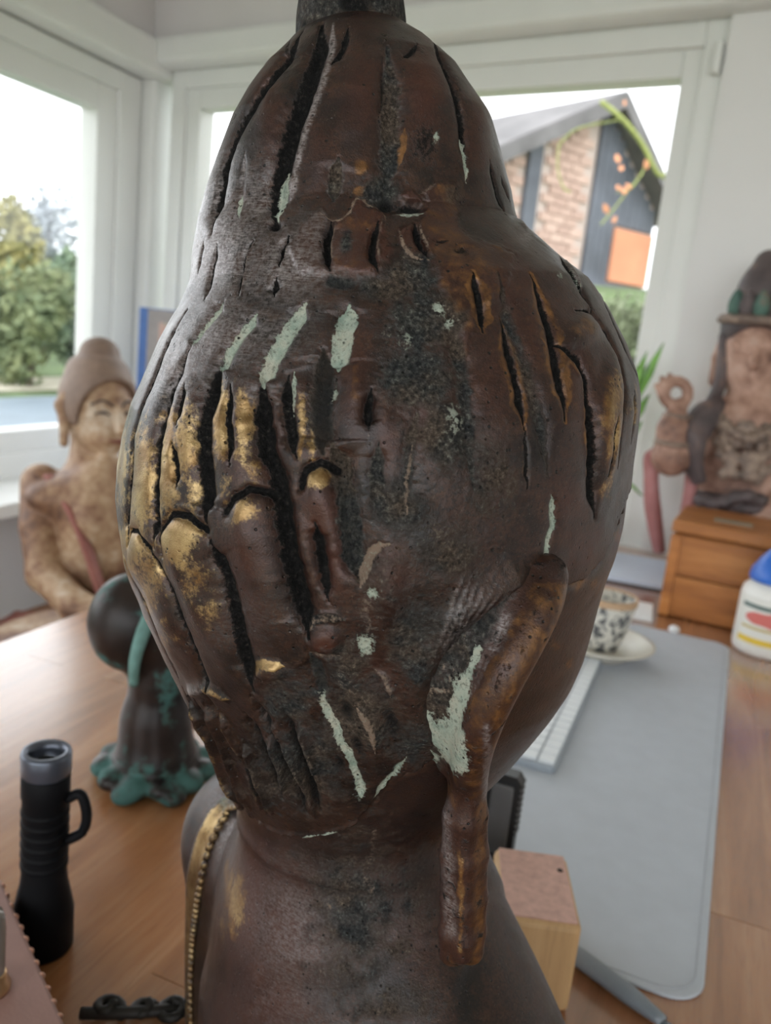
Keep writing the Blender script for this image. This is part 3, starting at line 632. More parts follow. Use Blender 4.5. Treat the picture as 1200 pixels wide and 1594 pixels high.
def BB(c, rx, ry, **ch):
    p0 = on_body(c)[0]
    if p0 is None: return
    ii = np.where(bfront & (np.linalg.norm(VB-p0, axis=1) < max(rx, ry)*.0012))[0]
    f = np.exp(-(((bx[ii]-c[0])/rx)**2+((by[ii]-c[1])/ry)**2))
    for k, v in ch.items(): CB[k][ii] = np.maximum(CB[k][ii], v*f)
# neck and back: crusty dark middle, smooth red-brown flank, rubbed gold under the shoulder
BB((560, 1420), 120, 220, crust=.55); BB((640, 1380), 60, 120, crust=.5, red=.3); BB((470, 1330), 70, 50, crust=.4); BB((600, 1560), 120, 60, crust=.5)
BB((385, 1400), 40, 120, red=.9); BB((450, 1480), 60, 130, red=.5); BB((400, 1520), 40, 80, red=.6); BB((440, 1440), 60, 110, grey=.40, red=.7); BB((430, 1560), 70, 60, red=.7, grey=.25)  # grey on the flank is a reflected highlight put into the colour
SB([(352, 1345), (356, 1400), (362, 1450)], 20, gold=.45, orange=.8); BB((366, 1400), 20, 62, gold=.72, orange=.8); BB((350, 1440), 12, 50, gold=.5)
BB((350, 1290), 26, 60, grey=.8); BB((345, 1265), 26, 22, pale=.35, grey=.5)  # grey sheen of the shoulder, painted into its colour
SB([(583, 1290), (578, 1330), (570, 1360), (580, 1390)], 7, tan=.5); SB([(510, 1395), (512, 1412)], 4, tan=.6); SB([(505, 1500), (500, 1522)], 4, tan=.6); SB([(520, 1400), (550, 1410)], 4, tan=.4)
BB((515, 1540), 26, 50, orange=.4); BB((690, 1440), 50, 100, crust=.25, orange=.25)
for c, rx, ry in [((955, 880), 16, 26), ((860, 1002), 16, 12), ((900, 905), 24, 24), ((962, 835), 16, 14), ((888, 1035), 10, 12), ((925, 910), 14, 18)]: BB(c, rx, ry, orange=.72)
BB((880, 1100), 70, 100, red=.35); BB((800, 1210), 60, 20, orange=.3)
patina(me, CB)
body = link('body', me, M['bronze'], statue)

# ---- knob on top of the bun
kc = W((-.0065, .0, .150)); kb = Field(kc-.05, kc+np.array([.05, .05, .075]), .0014)
up = EZ
kb.chain([W((-.0065, 0, .146)), W((-.0065, 0, .158)), W((-.0065, 0, .163))], [.0225, .0205, .0195], .004)
kb.chain([W((-.006, 0, .166)), W((-.006, 0, .180)), W((-.006, 0, .196))], [.0185, .0200, .014], .003)
kb.cone(W((-.006, 0, .2)), W((-.006, 0, .216)), .010, .004, .006)
me = kb.mesh('flame_knob'); n_ = len(me.vertices); patina(me, {'crust': np.full(n_, .62), 'black': .6*np.clip(vnoise(np.array([v.co for v in me.vertices]), 160)-.45, 0, 1)*3}); link('flame_knob', me, M['bronze'], statue)

# ---- the long ear: a flaring shell rooted behind the jaw, rolled rim, hanging lobe
btree = tree
def head_pt(q):
    i_ = fi[np.argmin((fpx-q[0])**2+(fpy-q[1])**2)]; return PV[i_], NVv[i_]
RIM = [(856, 888), (852, 915), (842, 945), (826, 978), (806, 1015), (786, 1050), (768, 1085), (752, 1120), (741, 1150), (733, 1185), (729, 1220)]
ROOT = [(842, 882), (795, 902), (745, 930), (702, 962), (668, 1005), (648, 1042), (640, 1078), (644, 1110), (660, 1140), (680, 1166), (698, 1195)]
LIFT = [.002, .007, .013, .018, .0215, .0235, .024, .0235, .023, .0225, .022]
rimP = []; rootP = []
for q, r0, lf in zip(RIM, ROOT, LIFT):
    p, n = head_pt(q); t = pix(p)[2]
    rimP.append(P(q[0], q[1], t-lf-.002)); p2, n2 = head_pt(r0); rootP.append(p2-n2*.0070)
rimP = smooth_path(rimP, 40); rootP = smooth_path(rootP, 40)
lt = pix(rimP[-1])[2]
lob = [np.array(rimP[-1])]
for (qx, qy, dz) in [(728, 1270, .000), (727, 1330, .000), (726, 1400, .000), (724, 1450, 0), (723, 1488, 0)]:
    lob.append(W(toE(P(qx, qy, lt))*np.array([1, 0, 1])+np.array([0, toE(rimP[-1])[1]+dz, 0])))
def drop(qx, qy, y0):                         # point of the plane y = y0 (statue frame) seen at a photo pixel
    v = VD+VR*((qx-600)/F_PX)-VU*((qy-797)/F_PX); t = (y0-toE(CAM)[1])/(v@EY); return CAM+v*t
y0 = toE(rimP[-1])[1]
lob = [np.array(rimP[-1])]+[drop(qx, qy, y0+dy_) for qx, qy, dy_ in [(726, 1270, 0), (725, 1330, .001), (724, 1400, .002), (722, 1450, .002), (720, 1482, .002)]]
allp = np.concatenate([rimP, rootP, np.array(lob)])
ef = Field(allp.min(0)-.034, allp.max(0)+.034, .00135)
for k in range(0, 40):
    a, b = rootP[k], rimP[k]; mid = a*.5+b*.5+EY*.0035*math.sin(k/39*math.pi)
    ef.cone(a, mid, .0066, .0040, .003); ef.cone(mid, b, .0040, .0046, .003)
for k in range(0, 40, 1):                        # the ear's outer face runs forward from the rim to the cheek
    b = rimP[k]; d_ = (b-CAM)/np.linalg.norm(b-CAM); h_ = btree.ray_cast(Vector(b+d_*.004), Vector(d_))
    L_ = min(h_[3]+.004 if h_[0] else .03, .034); ef.cone(b, b+d_*L_, .0042, .0036, .003)
ef.chain(list(rimP), list(np.interp(np.arange(40), [0, 6, 20, 39], [.0035, .0052, .0056, .0060])), .002)
for o_, r0, r1 in (((-.0042, 0), .0052, .0050), ((.0030, .001), .0054, .0052), ((-.0008, -.0035), .0045, .0043)):   # lobe: flat bar with a crest along it
    pts = [q+EX*o_[0]*min(1, .35+.4*k)+EY*o_[1] for k, q in enumerate(lob)]
    if o_[1] < 0: pts = pts[:-1]+[pts[-1]+EZ*.003]
    ef.chain(pts, list(np.linspace(r0, r1, len(pts))), .0025)
for q in np.linspace(.01, .019, 3):                   # the lobe is a broad strap seen edge-on
    pts = [b+(b-CAM)/np.linalg.norm(b-CAM)*q*(1 if k < len(lob)-1 else .8)+EZ*(.0 if k < len(lob)-1 else .003+q*.3) for k, b in enumerate(lob)]; ef.chain(pts, [.0052]*len(pts), .004)
me = ef.mesh('ear'); n_ = len(me.vertices); VE = np.empty(n_*3, np.float32); me.vertices.foreach_get('co', VE); VE = VE.reshape(-1, 3).astype(float)
CE = {k: np.zeros(n_, np.float32) for k in CH}; ex_, ey_, et_ = pix(VE)
dr = np.min(np.linalg.norm(VE[:, None]-np.concatenate([rimP[::2], smooth_path(lob, 40)])[None], axis=2), axis=1)
CE['orange'] = np.clip(.78-(np.abs(dr-.0040)/.0032)**2*.33, 0, 1)*np.where(ey_ > 905, 1, .2); CE['red'] = np.full(n_, .35); CE['crust'] = .62*np.clip((dr-.006)/.006, 0, 1)*(ey_ < 1200); CE['black'] = .5*np.clip(vnoise(VE, 500)-.42, 0, 1)*2.2
def SE(pts, w_, **ch):
    p2 = np.array(smooth_path(pts, 30)); d_ = np.min(np.hypot(ex_[:, None]-p2[:, 0], ey_[:, None]-p2[:, 1]), axis=1)*(1+.8*(vnoise(VE, 500)-.5))
    m_ = et_ < lt+.06
    for k, v in ch.items(): CE[k] = np.maximum(CE[k], v*np.exp(-(d_/w_)**3)*m_)
SE([(690, 950), (680, 1010), (670, 1060)], 60, crust=.55)
for k in range(9): SE([(700+k*9, 960+k*3), (690+k*8, 1010+k*4), (676+k*7, 1058+k*3)], 2.2, tan=.55 if k % 2 else 0, grey=.8); SE([(770, 950), (740, 1010), (722, 1060)], 10, grey=.4, tan=.2)
SE([(785, 965), (776, 990), (768, 1010)], 10, grey=.9)
SE([(745, 1010), (735, 1035), (724, 1062)], 8, pale=.8); SE([(724, 1060), (714, 1090), (708, 1125), (712, 1165), (717, 1192)], 14, pale=.95); SE([(662, 1120), (682, 1148), (700, 1172), (714, 1192)], 14, pale=.95); SE([(690, 1130), (705, 1150)], 16, pale=.85)
SE([(628, 1117), (640, 1092), (660, 1078), (695, 1075)], 7, tan=.7, pale=.3); SE([(668, 1172), (678, 1180)], 8, pale=.7)
SE([(757, 1130), (758, 1180), (756, 1240)], 5, grey=.9); SE([(692, 1250), (697, 1350), (702, 1450)], 9, grey=.75, orange=0)
SE([(716, 1330), (718, 1400), (716, 1480)], 5, gold=.5, orange=.9)
CE['orange'] *= 1-np.clip(CE['grey']+CE['pale'], 0, 1)
patina(me, CE)
link('ear', me, M['bronze'], statue)
# the far ear, mirrored across the face
mid_n = rt@EM; VE2 = VE-2*((VE-W((.004, .0, 0)))@mid_n)[:, None]*mid_n+mid_n*.03+(fw@EM)*.012
me2 = np_mesh('ear', VE2, np.array([list(p.vertices)[::-1] for p in me.polygons])); patina(me2, CE); link('ear', me2, M['bronze'], statue)

# ---- folded robe band over the left shoulder with its beaded cord
BAND = [(372, 1246), (352, 1262), (335, 1290), (320, 1325), (310, 1370), (303, 1420), (299, 1470), (297, 1530), (298, 1594), (300, 1640)]
hits = [on_body(q) for q in smooth_path(BAND, 70)]; hits = [h for h in hits if h[0] is not None]
bp = np.array([h[0] for h in hits]); bn = np.array([h[1] for h in hits])
for _ in range(6): bp[1:-1] = bp[1:-1]*.5+.25*(bp[2:]+bp[:-2]); bn[1:-1] = bn[1:-1]*.5+.25*(bn[2:]+bn[:-2])
bn /= np.linalg.norm(bn, axis=1)[:, None]; bT = np.gradient(bp, axis=0); bT /= np.linalg.norm(bT, axis=1)[:, None]; bS = np.cross(bT, bn)
if (bS[30]@VR) > 0: bS = -bS                    # to the left of the cord
prof = [(-.0028, .0), (-.002, .0016), (.001, .0018), (.003, .0010), (.005, .0019), (.008, .0014), (.010, .0020), (.0125, .0010), (.0135, -.001)]
Vb = np.concatenate([bp+bS*(s_*np.interp(np.arange(len(bp)), [0, 12, 70], [.55, 1, 1]))[:, None]+bn*h_-bn*.0006 for s_, h_ in prof]); m_ = len(bp)
i, j = np.meshgrid(np.arange(len(prof)-1), np.arange(m_-1), indexing='ij'); Fb = np.stack([i*m_+j, i*m_+j+1, (i+1)*m_+j+1, (i+1)*m_+j], -1).reshape(-1, 4)
me = np_mesh('robe_band', Vb, Fb); kk = np.tile(np.interp(np.arange(m_), [0, 8, 16, 45, 70], [.2, .6, 1.0, .85, .55]), len(prof))*np.repeat([.9, 1, .85, 1, .8, 1, .6, .3, .1], m_)
patina(me, {'gold': kk, 'grey': .7-kk*.6, 'black': np.repeat([.5, 0, 0, .35, 0, .2, 0, .3, .4], m_)*.8, 'pale': np.clip(.5-np.abs(np.tile(np.arange(m_), len(prof))-7)/8, 0, 1)}); rb = link('robe_band', me, M['bronze'], statue); rb['label'] = 'worn golden folded robe edge over the shoulder'
bmr = bmesh.new(); sacc = np.concatenate([[0], np.cumsum(np.linalg.norm(np.diff(bp, axis=0), axis=1))])
for s_ in np.arange(.012, sacc[-1], .0052):
    q = np.array([np.interp(s_, sacc, bp[:, c]) for c in range(3)]); k = int(np.interp(s_, sacc, np.arange(m_)))
    T_ = bT[k]*.85+bS[k]*.42; T_ /= np.linalg.norm(T_); N_ = bn[k]; Sx = np.cross(N_, T_)
    mat = Matrix(((T_[0], Sx[0], N_[0], 0), (T_[1], Sx[1], N_[1], 0), (T_[2], Sx[2], N_[2], 0), (0, 0, 0, 1)))
    q = q-bS[k]*.0032+bn[k]*.0010
    bmesh.ops.create_icosphere(bmr, subdivisions=2, radius=1, matrix=Matrix.Translation(Vector(q)) @ mat @ Matrix.Diagonal((.0036, .0021, .0022, 1)))
me = bpy.data.meshes.new('beaded_cord'); bmr.to_mesh(me); bmr.free()
for p in me.polygons: p.use_smooth = True
n_ = len(me.vertices); patina(me, {'gold': np.full(n_, .55), 'orange': np.full(n_, .3)}); o = link('beaded_cord', me, M['bronze'], statue); o['kind'] = 'stuff'; o['label'] = 'golden beaded cord edging the robe'

# ================================================================== THE ROOM
def struct(o): o['kind'] = 'structure'; return o
LX = -1.90                                       # left (window) wall plane; the end wall runs 10 degrees off square
KC = np.array([LX, 2.425]); bd = np.array([math.cos(R_(10)), -math.sin(R_(10))]); bn_ = np.array([math.sin(R_(10)), math.cos(R_(10))])
RZ = Matrix.Rotation(-R_(10), 3, 'Z')
def Q(s, z, out=0.0): q = KC+bd*s+bn_*out; return (q[0], q[1], z)       # end wall: s along it, out = outward
def bbox(name, s0, s1, z0, z1, o0, o1, mat, parent=None, bevel=.004):   # a bar of the end wall
    return box(name, Q((s0+s1)/2, (z0+z1)/2, (o0+o1)/2), (s1-s0, o1-o0, z1-z0), mat, parent, bevel, RZ)
def lbox(name, y0, y1, z0, z1, o0, o1, mat, parent=None, bevel=.004):   # a bar of the left wall, o = outward
    return box(name, (LX-(o0+o1)/2, (y0+y1)/2, (z0+z1)/2), (o1-o0, y1-y0, z1-z0), mat, parent, bevel)
CEIL = 2.62
struct(box('floor', (.6, .3, -.02), (5.6, 5.6, .04), M['floor']))
wl = struct(box('wall_left', (LX-.15, .1, .33), (.30, 5.0, .62), M['wall']))
struct(lbox('wall_left_above', -2.4, 2.62, 2.02, CEIL, -.02, .30, M['upper'], wl, 0))
struct(lbox('wall_left_near', -2.4, -.55, .64, 2.02, 0, .30, M['wall'], wl, 0))
struct(box('ceiling', (.6, .3, CEIL+.02), (5.6, 5.6, .04), M['wall']))
struct(box('wall_right', (3.32, .3, CEIL/2), (.04, 5.6, CEIL), M['wall']))
wb = struct(bbox('wall_back', -.05, 3.9, 0, .72, 0, .30, M['wall'], None, 0))
struct(bbox('wall_back_above', -.05, 3.9, 2.03, CEIL, -.02, .30, M['upper'], wb, 0))
struct(bbox('wall_back_pier', 1.80, 3.9, .72, 2.03, 0, .30, M['wall'], wb, 0))
struct(box('trim_1', (LX-.055, 2.47, 1.33), (.17, .13, 1.40), M['white'], None, .012))     # corner post between the windows
# white lintel ledges over the windows
struct(lbox('trim_2', -2.4, 2.49, 1.925, 2.03, -.07, .25, M['white'], None, .015))
struct(bbox('trim_3', -.03, 3.9, 1.955, 2.035, -.06, .25, M['white'], None, .015))
# window 1: left wall
w1 = empty('window_1', (LX, .9, .64), None, None); w1['kind'] = 'structure'
def pieces(parent, bars, fn, mat):
    for nm, a in bars: fn(nm, *a, mat, parent)
pieces(w1, [('window_frame', (2.30, 2.40, .70, 1.92, .02, .12)), ('window_frame', (-.55, -.45, .70, 1.92, .02, .12)), ('window_frame', (-.45, 2.30, 1.86, 1.92, .02, .12)), ('window_frame', (-.45, 2.30, .66, .74, .02, .12)),
             ('sash', (2.215, 2.305, .735, 1.862, .035, .105)), ('sash', (-.46, -.37, .735, 1.862, .035, .105)), ('sash', (-.37, 2.215, 1.785, 1.862, .035, .105)), ('sash', (-.37, 2.215, .735, .805, .035, .105)),
             ('window_sill', (-.55, 2.42, .625, .665, -.22, .15))], lbox, M['white'])
lbox('glass_pane', -.38, 2.225, .80, 1.79, .066, .074, M['glass'], w1, 0)
# window 2: end wall
w2 = empty('window_2', Q(.95, .74), None, None); w2['kind'] = 'structure'
pieces(w2, [('window_frame', (.07, .13, .74, 1.955, .02, .12)), ('window_frame', (1.745, 1.82, .74, 1.955, .02, .12)), ('window_frame', (.13, 1.745, 1.90, 1.955, .02, .12)), ('window_frame', (.13, 1.745, .74, .78, .02, .12)),
             ('sash', (.115, .185, .775, 1.905, .035, .105)), ('sash', (1.70, 1.755, .775, 1.905, .035, .105)), ('sash', (.185, 1.70, 1.842, 1.905, .035, .105)), ('sash', (.185, 1.70, .775, .84, .035, .105)),
             ('window_sill', (.05, 1.82, .70, .745, -.02, .15))], bbox, M['white'])
bbox('glass_pane', .18, 1.71, .83, 1.85, .066, .074, M['glass'], w2, 0)
bbox('hinge', 1.775, 1.792, 1.835, 1.90, -.004, .02, M['white'], w2, .003)

# ================================================================== OUTDOORS
M['grass'] = plain('lawn', (.085, .125, .045), .95, var=.5, scale=1.2)
gx, gy = np.meshgrid(np.linspace(-60, 40, 110), np.linspace(-20, 70, 110), indexing='ij')
sstep = lambda x, a, b: (lambda t: t*t*(3-2*t))(np.clip((x-a)/(b-a), 0, 1))
def ground_z(x, y): return -.32+2.45*sstep(y, 4.0, 12.0)*sstep(np.asarray(x)+.45*np.asarray(y), -2.5, 2.0)
gv = np.stack([gx, gy, ground_z(gx, gy)], -1).reshape(-1, 3)
i, j = np.meshgrid(np.arange(109), np.arange(109), indexing='ij')
struct(link('terrain', np_mesh('terrain', gv, np.stack([i*110+j, (i+1)*110+j, (i+1)*110+j+1, i*110+j+1], -1).reshape(-1, 4)), M['grass']))
M['path'] = plain('garden_path', (.42, .38, .30), .9, var=.2, scale=3)
M['pond'] = plain('pool_cover', (.16, .20, .24), .4, var=.15, scale=2)
for nm, c, s_, m_ in (('garden_path', (-11.3, 9.5, -.30), (1.6, 14, .03), 'path'), ('pool_cover', (-7.6, 7.6, -.27), (3.4, 9, .10), 'pond')):
    o = box(nm, c, s_, M[m_], None, .02); 
    if nm == 'pool_cover': tag(o, 'long grey blue pool cover lying on the lawn outside the left window', 'pool cover')
    else: struct(o)
# brick house with dark timber, seen through the right window
def tile_mat(name, c1, c2): 
    t = NT(name); oi = t.n('ShaderNodeObjectInfo'); n = t.noise(6); f = t.math('ADD', t.math('MULTIPLY', oi.outputs['Random'], .6), t.math('MULTIPLY', n, .4))
    return t.set(col=t.ramp(f, [(.2, c1), (.8, c2)]), rough=.85)
M['brick'] = tile_mat('brick', (.44, .29, .235), (.56, .39, .32)); M['mortar'] = plain('mortar', (.52, .42, .37), .95)
M['timber'] = plain('dark_timber', (.10, .108, .13), .7, var=.3, scale=2); M['roof'] = plain('roof_tile', (.15, .14, .14), .8, var=.3, scale=2); M['orange'] = plain('terracotta_panel', (.62, .26, .14), .8, var=.15, scale=2)
HO = P(985, 445, 12.6); HT = P(772, 445, 11.0); HO[2] = HT[2] = 2.18
hx = (HO-HT)/np.linalg.norm(HO-HT); hy = np.array([-hx[1], hx[0], 0]); HR = Matrix(((hx[0], hy[0], 0), (hx[1], hy[1], 0), (0, 0, 1)))
HL = np.linalg.norm(HO-HT)
house = empty('brick_house', HT+hx*HL/2, 'brick gabled house with dark timber posts and grey tiled roof beyond the window', 'house')
def hp(a, b, z): q = HT+hx*a+hy*b; return np.array([q[0], q[1], 2.18+z])
def hbox(nm, a0, a1, b0, b1, z0, z1, mat, parent=None, tilt=None):
    return box(nm, hp((a0+a1)/2, (b0+b1)/2, (z0+z1)/2), (a1-a0, b1-b0, z1-z0), mat, parent or house, .006, HR)
apx, hz, SL, SR_ = 1.66, 2.36, .524, .80           # gable: ridge position, wall height under it, the two pitches
zr = lambda a: hz-np.where(np.asarray(a) < apx, (apx-np.asarray(a))*SL, (np.asarray(a)-apx)*SR_)
bmw = bmesh.new()
vs = [bmw.verts.new(hp(a, b, float(z))) for b in (0.03, 3.0) for a, z in ((-.5, 0), (3.1, 0), (3.1, zr(3.1)), (apx, hz), (-.5, zr(-.5)))]
bmw.faces.new(vs[:5]); bmw.faces.new(vs[5:][::-1])
for k in range(5): bmw.faces.new((vs[k], vs[k+5], vs[(k+1) % 5+5], vs[(k+1) % 5]))
wallh = bm_done('brick_wall', bmw, M['mortar'], house)
bk = bmesh.new(); box_bm(bk, (0, 0, 0), (.235, .05, .105)); bmesh.ops.bevel(bk, geom=bk.edges[:], offset=.006, segments=1); brick_me = bpy.data.meshes.new('brick'); bk.to_mesh(brick_me); bk.free(); brick_me.materials.append(M['brick'])
HRq = HR.to_4x4().to_quaternion(); nb_ = 0
row_h = .118
for r_ in range(26):
    z = .06+r_*row_h
    for c_ in range(-3, 14):
        a = c_*.25+(r_ % 2)*.125
        if a > 1.47 or z > zr(a)-.16 or a < -.40 or .16 < a < .64 or nb_ >= 298: continue
        o = bpy.data.objects.new('brick', brick_me); COL.objects.link(o); o.parent = wallh; q = hp(a, .018+random.uniform(-.006, .006), z)
        o.location = Vector(q); o.rotation_mode = 'QUATERNION'; o.rotation_quaternion = HRq; nb_ += 1
hbox('timber_post', .28, .52, -.04, .06, 0, float(zr(.28))-.02, M['timber'])
for k in range(4): hbox('timber_board', 1.60+k*.135, 1.725+k*.135, -.03, .06, 0, float(zr(1.66+k*.135))-.04, M['timber'])
for k in range(6): hbox('timber_board', 2.145+k*.15, 2.285+k*.15, -.02, .05, .88, float(zr(2.285+k*.15))-.04, M['timber'])
hbox('base_panel', 2.14, 3.02, -.06, .05, .10, .84, M['orange']); hbox('plinth', -.5, 3.1, -.07, .1, -.5, .06, M['timber'])
def roof_slab(nm, p0, p1, d0, d1, th, mat):      # slab between two points of the gable line
    bmr = bmesh.new(); v = []
    for b in (d0, d1):
        for (a, z) in (p0, p1): v += [bmr.verts.new(hp(a, b, z)), bmr.verts.new(hp(a, b, z-th))]
    for f in ((0, 2, 3, 1), (4, 5, 7, 6), (0, 1, 5, 4), (2, 6, 7, 3), (0, 4, 6, 2), (1, 3, 7, 5)): bmr.faces.new([v[k] for k in f])
    return bm_done(nm, bmr, mat, house)
zo = lambda a: float(zr(a))+.16
roof_slab('roof', (-.75, zo(-.75)), (apx, hz+.16), -.30, 3.2, .13, M['roof']); roof_slab('roof', (apx, hz+.16), (3.35, zo(3.35)), -.30, 3.2, .13, M['roof'])
roof_slab('eaves_board', (-.75, zo(-.75)-.02), (apx, hz+.14), -.33, -.301, .20, M['roof']); roof_slab('eaves_board', (apx, hz+.14), (3.35, zo(3.35)-.02), -.33, -.301, .20, M['roof'])
# trees and shrubs: each a crown of many small leaves over a trunk
leaf_mats = {}
def leaf_mat(key, c1, c2):
    if key not in leaf_mats:
        t = NT('leaf_'+key); n = t.noise(3.0, 3); n2 = t.noise(40, 2)
        leaf_mats[key] = t.set(col=t.ramp(t.math('ADD', t.math('MULTIPLY', n, .6), t.math('MULTIPLY', n2, .4)), [(.35, c1), (.65, c2)]), rough=.7)
    return leaf_mats[key]
M['bark'] = plain('bark', (.10, .075, .055), .9, var=.3)
def crown_mesh(c, r, n, size):
    c = np.array(c); ctr = []
    lobes = [(c+np.array(r)*rng.uniform(-.55, .55, 3), np.array(r)*rng.uniform(.45, .75)) for _ in range(7)]
    k = rng.integers(0, 7, n); d = rng.normal(size=(n, 3)); d /= np.linalg.norm(d, axis=1)[:, None]
    L0 = np.array([l[0] for l in lobes])[k]; L1 = np.array([l[1] for l in lobes])[k]
    p = L0+d*L1*rng.uniform(.55, 1, n)[:, None]
    a = rng.normal(size=(n, 3)); a /= np.linalg.norm(a, axis=1)[:, None]; b = np.cross(a, d+rng.normal(size=(n, 3))*.4); b /= np.linalg.norm(b, axis=1)[:, None]+1e-9
    s = size*rng.uniform(.6, 1.3, n)[:, None]
    V = np.stack([p-a*s, p+b*s*.55, p+a*s, p-b*s*.55], 1).reshape(-1, 3)
    return V, np.arange(4*n).reshape(-1, 4)
def tree_(name, loc, h, r, key, cols, n, size, label, group=None, cat='tree', trunk=True):
    t = empty(name, loc, label, cat, group); loc = np.array(loc)
    me = np_mesh('crown', *crown_mesh(loc+np.array([0, 0, h-r[2]]), r, n, size), smooth=False); link('crown', me, leaf_mat(key, *cols), t)['kind'] = 'stuff'
    pts = [loc+np.array([0, 0, -.05]), loc+np.array([.05, 0, (h-r[2])*.5]), loc+np.array([.0, .05, h-r[2]*.7])]
    tube('trunk', smooth_path(pts, 8), np.linspace(.06, .03, 8)*max(1, h/3), M['bark'], t, 8)
G1 = ((.08, .12, .06), (.26, .28, .13)); G2 = ((.07, .12, .08), (.20, .26, .15)); G3 = ((.16, .17, .07), (.42, .36, .13)); G4 = ((.28, .31, .34), (.46, .49, .53))  # leaf colours lightened to paint in haze, the last set for mist
def gp(px, t): q = P(px, 600, t); return (q[0], q[1], float(ground_z(q[0], q[1])))
TR = [(12, 17.0, 3.3, (.75, .7, 1.6), 'a', G3, 'tall yellowing tree at the left edge of the left window view'),
      (-118, 14.5, 2.2, (1.0, .9, 1.2), 'b', G1, 'broad dark green bush beyond the left window, cut by the photo edge'),
      (45, 14.2, 1.75, (.85, .7, 1.0), 'b', G1, 'mottled green garden bush beyond the lawn, left of the wooden bun'),
      (125, 16.2, 2.15, (.75, .7, 1.2), 'c', G2, 'rounded deep green bush beside the white sash of the left window'),
      (185, 20.0, 2.1, (.9, .9, 1.1), 'c', G2, 'green bush standing behind the left window sash'),
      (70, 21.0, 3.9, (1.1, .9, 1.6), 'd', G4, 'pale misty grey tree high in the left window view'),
      (258, 15.5, 1.75, (.7, .7, .9), 'c', G2, 'dark green bush seen low through the narrow left end of the right window')]
for k, (px0, t, h, r, key, cols, lab) in enumerate(TR):
    tree_('garden_tree', gp(px0, t), h+.3, r, key, cols, 2600 if key != 'd' else 1100, .10, lab, 'garden trees outside the left window')
fh = empty('far_hedge', (-20, 15, -.32), 'long hazy green hedge closing the garden far behind the left window trees', 'hedge')
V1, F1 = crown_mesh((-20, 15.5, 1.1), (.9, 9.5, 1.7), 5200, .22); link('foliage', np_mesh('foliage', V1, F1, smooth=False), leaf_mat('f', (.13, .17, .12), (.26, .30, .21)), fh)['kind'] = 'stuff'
tree_('low_hedge', gp(955, 8.2), .62, (1.2, .5, .34), 'e', ((.10, .13, .06), (.25, .28, .16)), 2400, .05, 'low pale green hedge in front of the brick house', None, 'hedge')
vine = empty('garden_vine', gp(1065, 7.5), 'thin bare branch arching before the house with a few orange autumn leaves', 'vine')
vp = [P(x, y, t) for x, y, t in ((1080, 500, 7.4), (1045, 300, 7.3), (1022, 268, 7.2), (1000, 225, 7.1), (968, 185, 7.0), (935, 158, 7.0))]
vp = [np.array([vp[0][0], vp[0][1], float(ground_z(vp[0][0], vp[0][1]))])]+vp
M['vine'] = plain('vine_stem', (.30, .33, .10), .8, var=.3); tube('stem', smooth_path(vp, 50), .022, M['vine'], vine, 8)
for pts in ([(1000, 270), (975, 300), (952, 330), (935, 350)], [(870, 225), (868, 260), (876, 290), (888, 300)], [(1010, 250), (985, 290), (960, 300)], [(968, 186), (900, 200), (870, 225)]):
    tube('twig', smooth_path([P(x, y, 7.1) for x, y in pts], 16), .007, M['vine'], vine, 6)
M['leaf_o'] = plain('autumn_leaf', (.62, .27, .13), .7, var=.2)
lf = bmesh.new(); pts_ = [(0, -.5, 0), (.28, -.1, .05), (.2, .25, .02), (0, .5, 0), (-.2, .25, .02), (-.28, -.1, .05)]; lf.faces.new([lf.verts.new(q) for q in pts_]); lf_me = bpy.data.meshes.new('autumn_leaf'); lf.to_mesh(lf_me); lf.free(); lf_me.materials.append(M['leaf_o'])
for x, y, s_ in ((961, 247, .10), (967, 262, .085), (978, 290, .075), (971, 297, .09), (943, 325, .10), (956, 342, .08), (1006, 256, .09), (972, 160, .07), (962, 292, .07)):
    o = bpy.data.objects.new('autumn_leaf', lf_me); COL.objects.link(o); o.parent = vine; o.matrix_parent_inverse = Matrix.Translation(vine.location).inverted()
    o.location = Vector(P(x, y, 7.08)); o.scale = (s_, s_, s_); o.rotation_euler = (1.35+random.uniform(-.5, .5), random.uniform(-.7, .7), random.uniform(0, .8)); 

# ================================================================== THE DESK AND WHAT STANDS ON IT
M['oak'] = wood_material('desk_wood', [(.25, .098, .036), (.37, .160, .066), (.47, .235, .115)], 1, rough=.26, coat=.9)
M['oakd'] = wood_material('desk_frame_wood', [(.22, .10, .045), (.30, .14, .065), (.38, .19, .10)], 1)
desk = empty('wooden_desk', (-.1, .95, 0), 'large wooden desk of warm brown glued staves, with everything standing on it', 'desk')
DX0, DX1, DY0, DY1 = -.827, .70, -.18, 2.02
def dy1(x): return 2.425-(x+1.9)*math.tan(R_(10))-.03
box('desk_slab', ((DX0+DX1)/2, (DY0+1.93)/2, .722), (DX1-DX0-.004, 1.93-DY0-.004, .02), M['oakd'], desk)
stv = {}
def stave_mesh(L):
    L = round(L, 2)
    if L not in stv:
        bm = bmesh.new(); box_bm(bm, (0, 0, 0), (.0588, L-.0007, .018)); bmesh.ops.bevel(bm, geom=bm.edges[:], offset=.0006, segments=1); me_ = bpy.data.meshes.new('stave'); bm.to_mesh(me_); bm.free(); me_.materials.append(M['oak']); stv[L] = me_
    return stv[L]
nx_ = 26; wst = (DX1-DX0)/nx_
for a in range(nx_):
    x = DX0+wst*(a+.5); y = DY0; end = round(dy1(x), 2); k = 0
    while y < end-.005:
        L = min(random.choice((.36, .44, .52, .6)), end-y)
        if end-y-L < .12: L = end-y
        L = round(L, 2); o = bpy.data.objects.new('stave', stave_mesh(L)); COL.objects.link(o); o.parent = desk; o.matrix_parent_inverse = Matrix.Translation(desk.location).inverted()
        o.location = (x, y+L/2, .741+random.uniform(-.0002, 0)); y += L
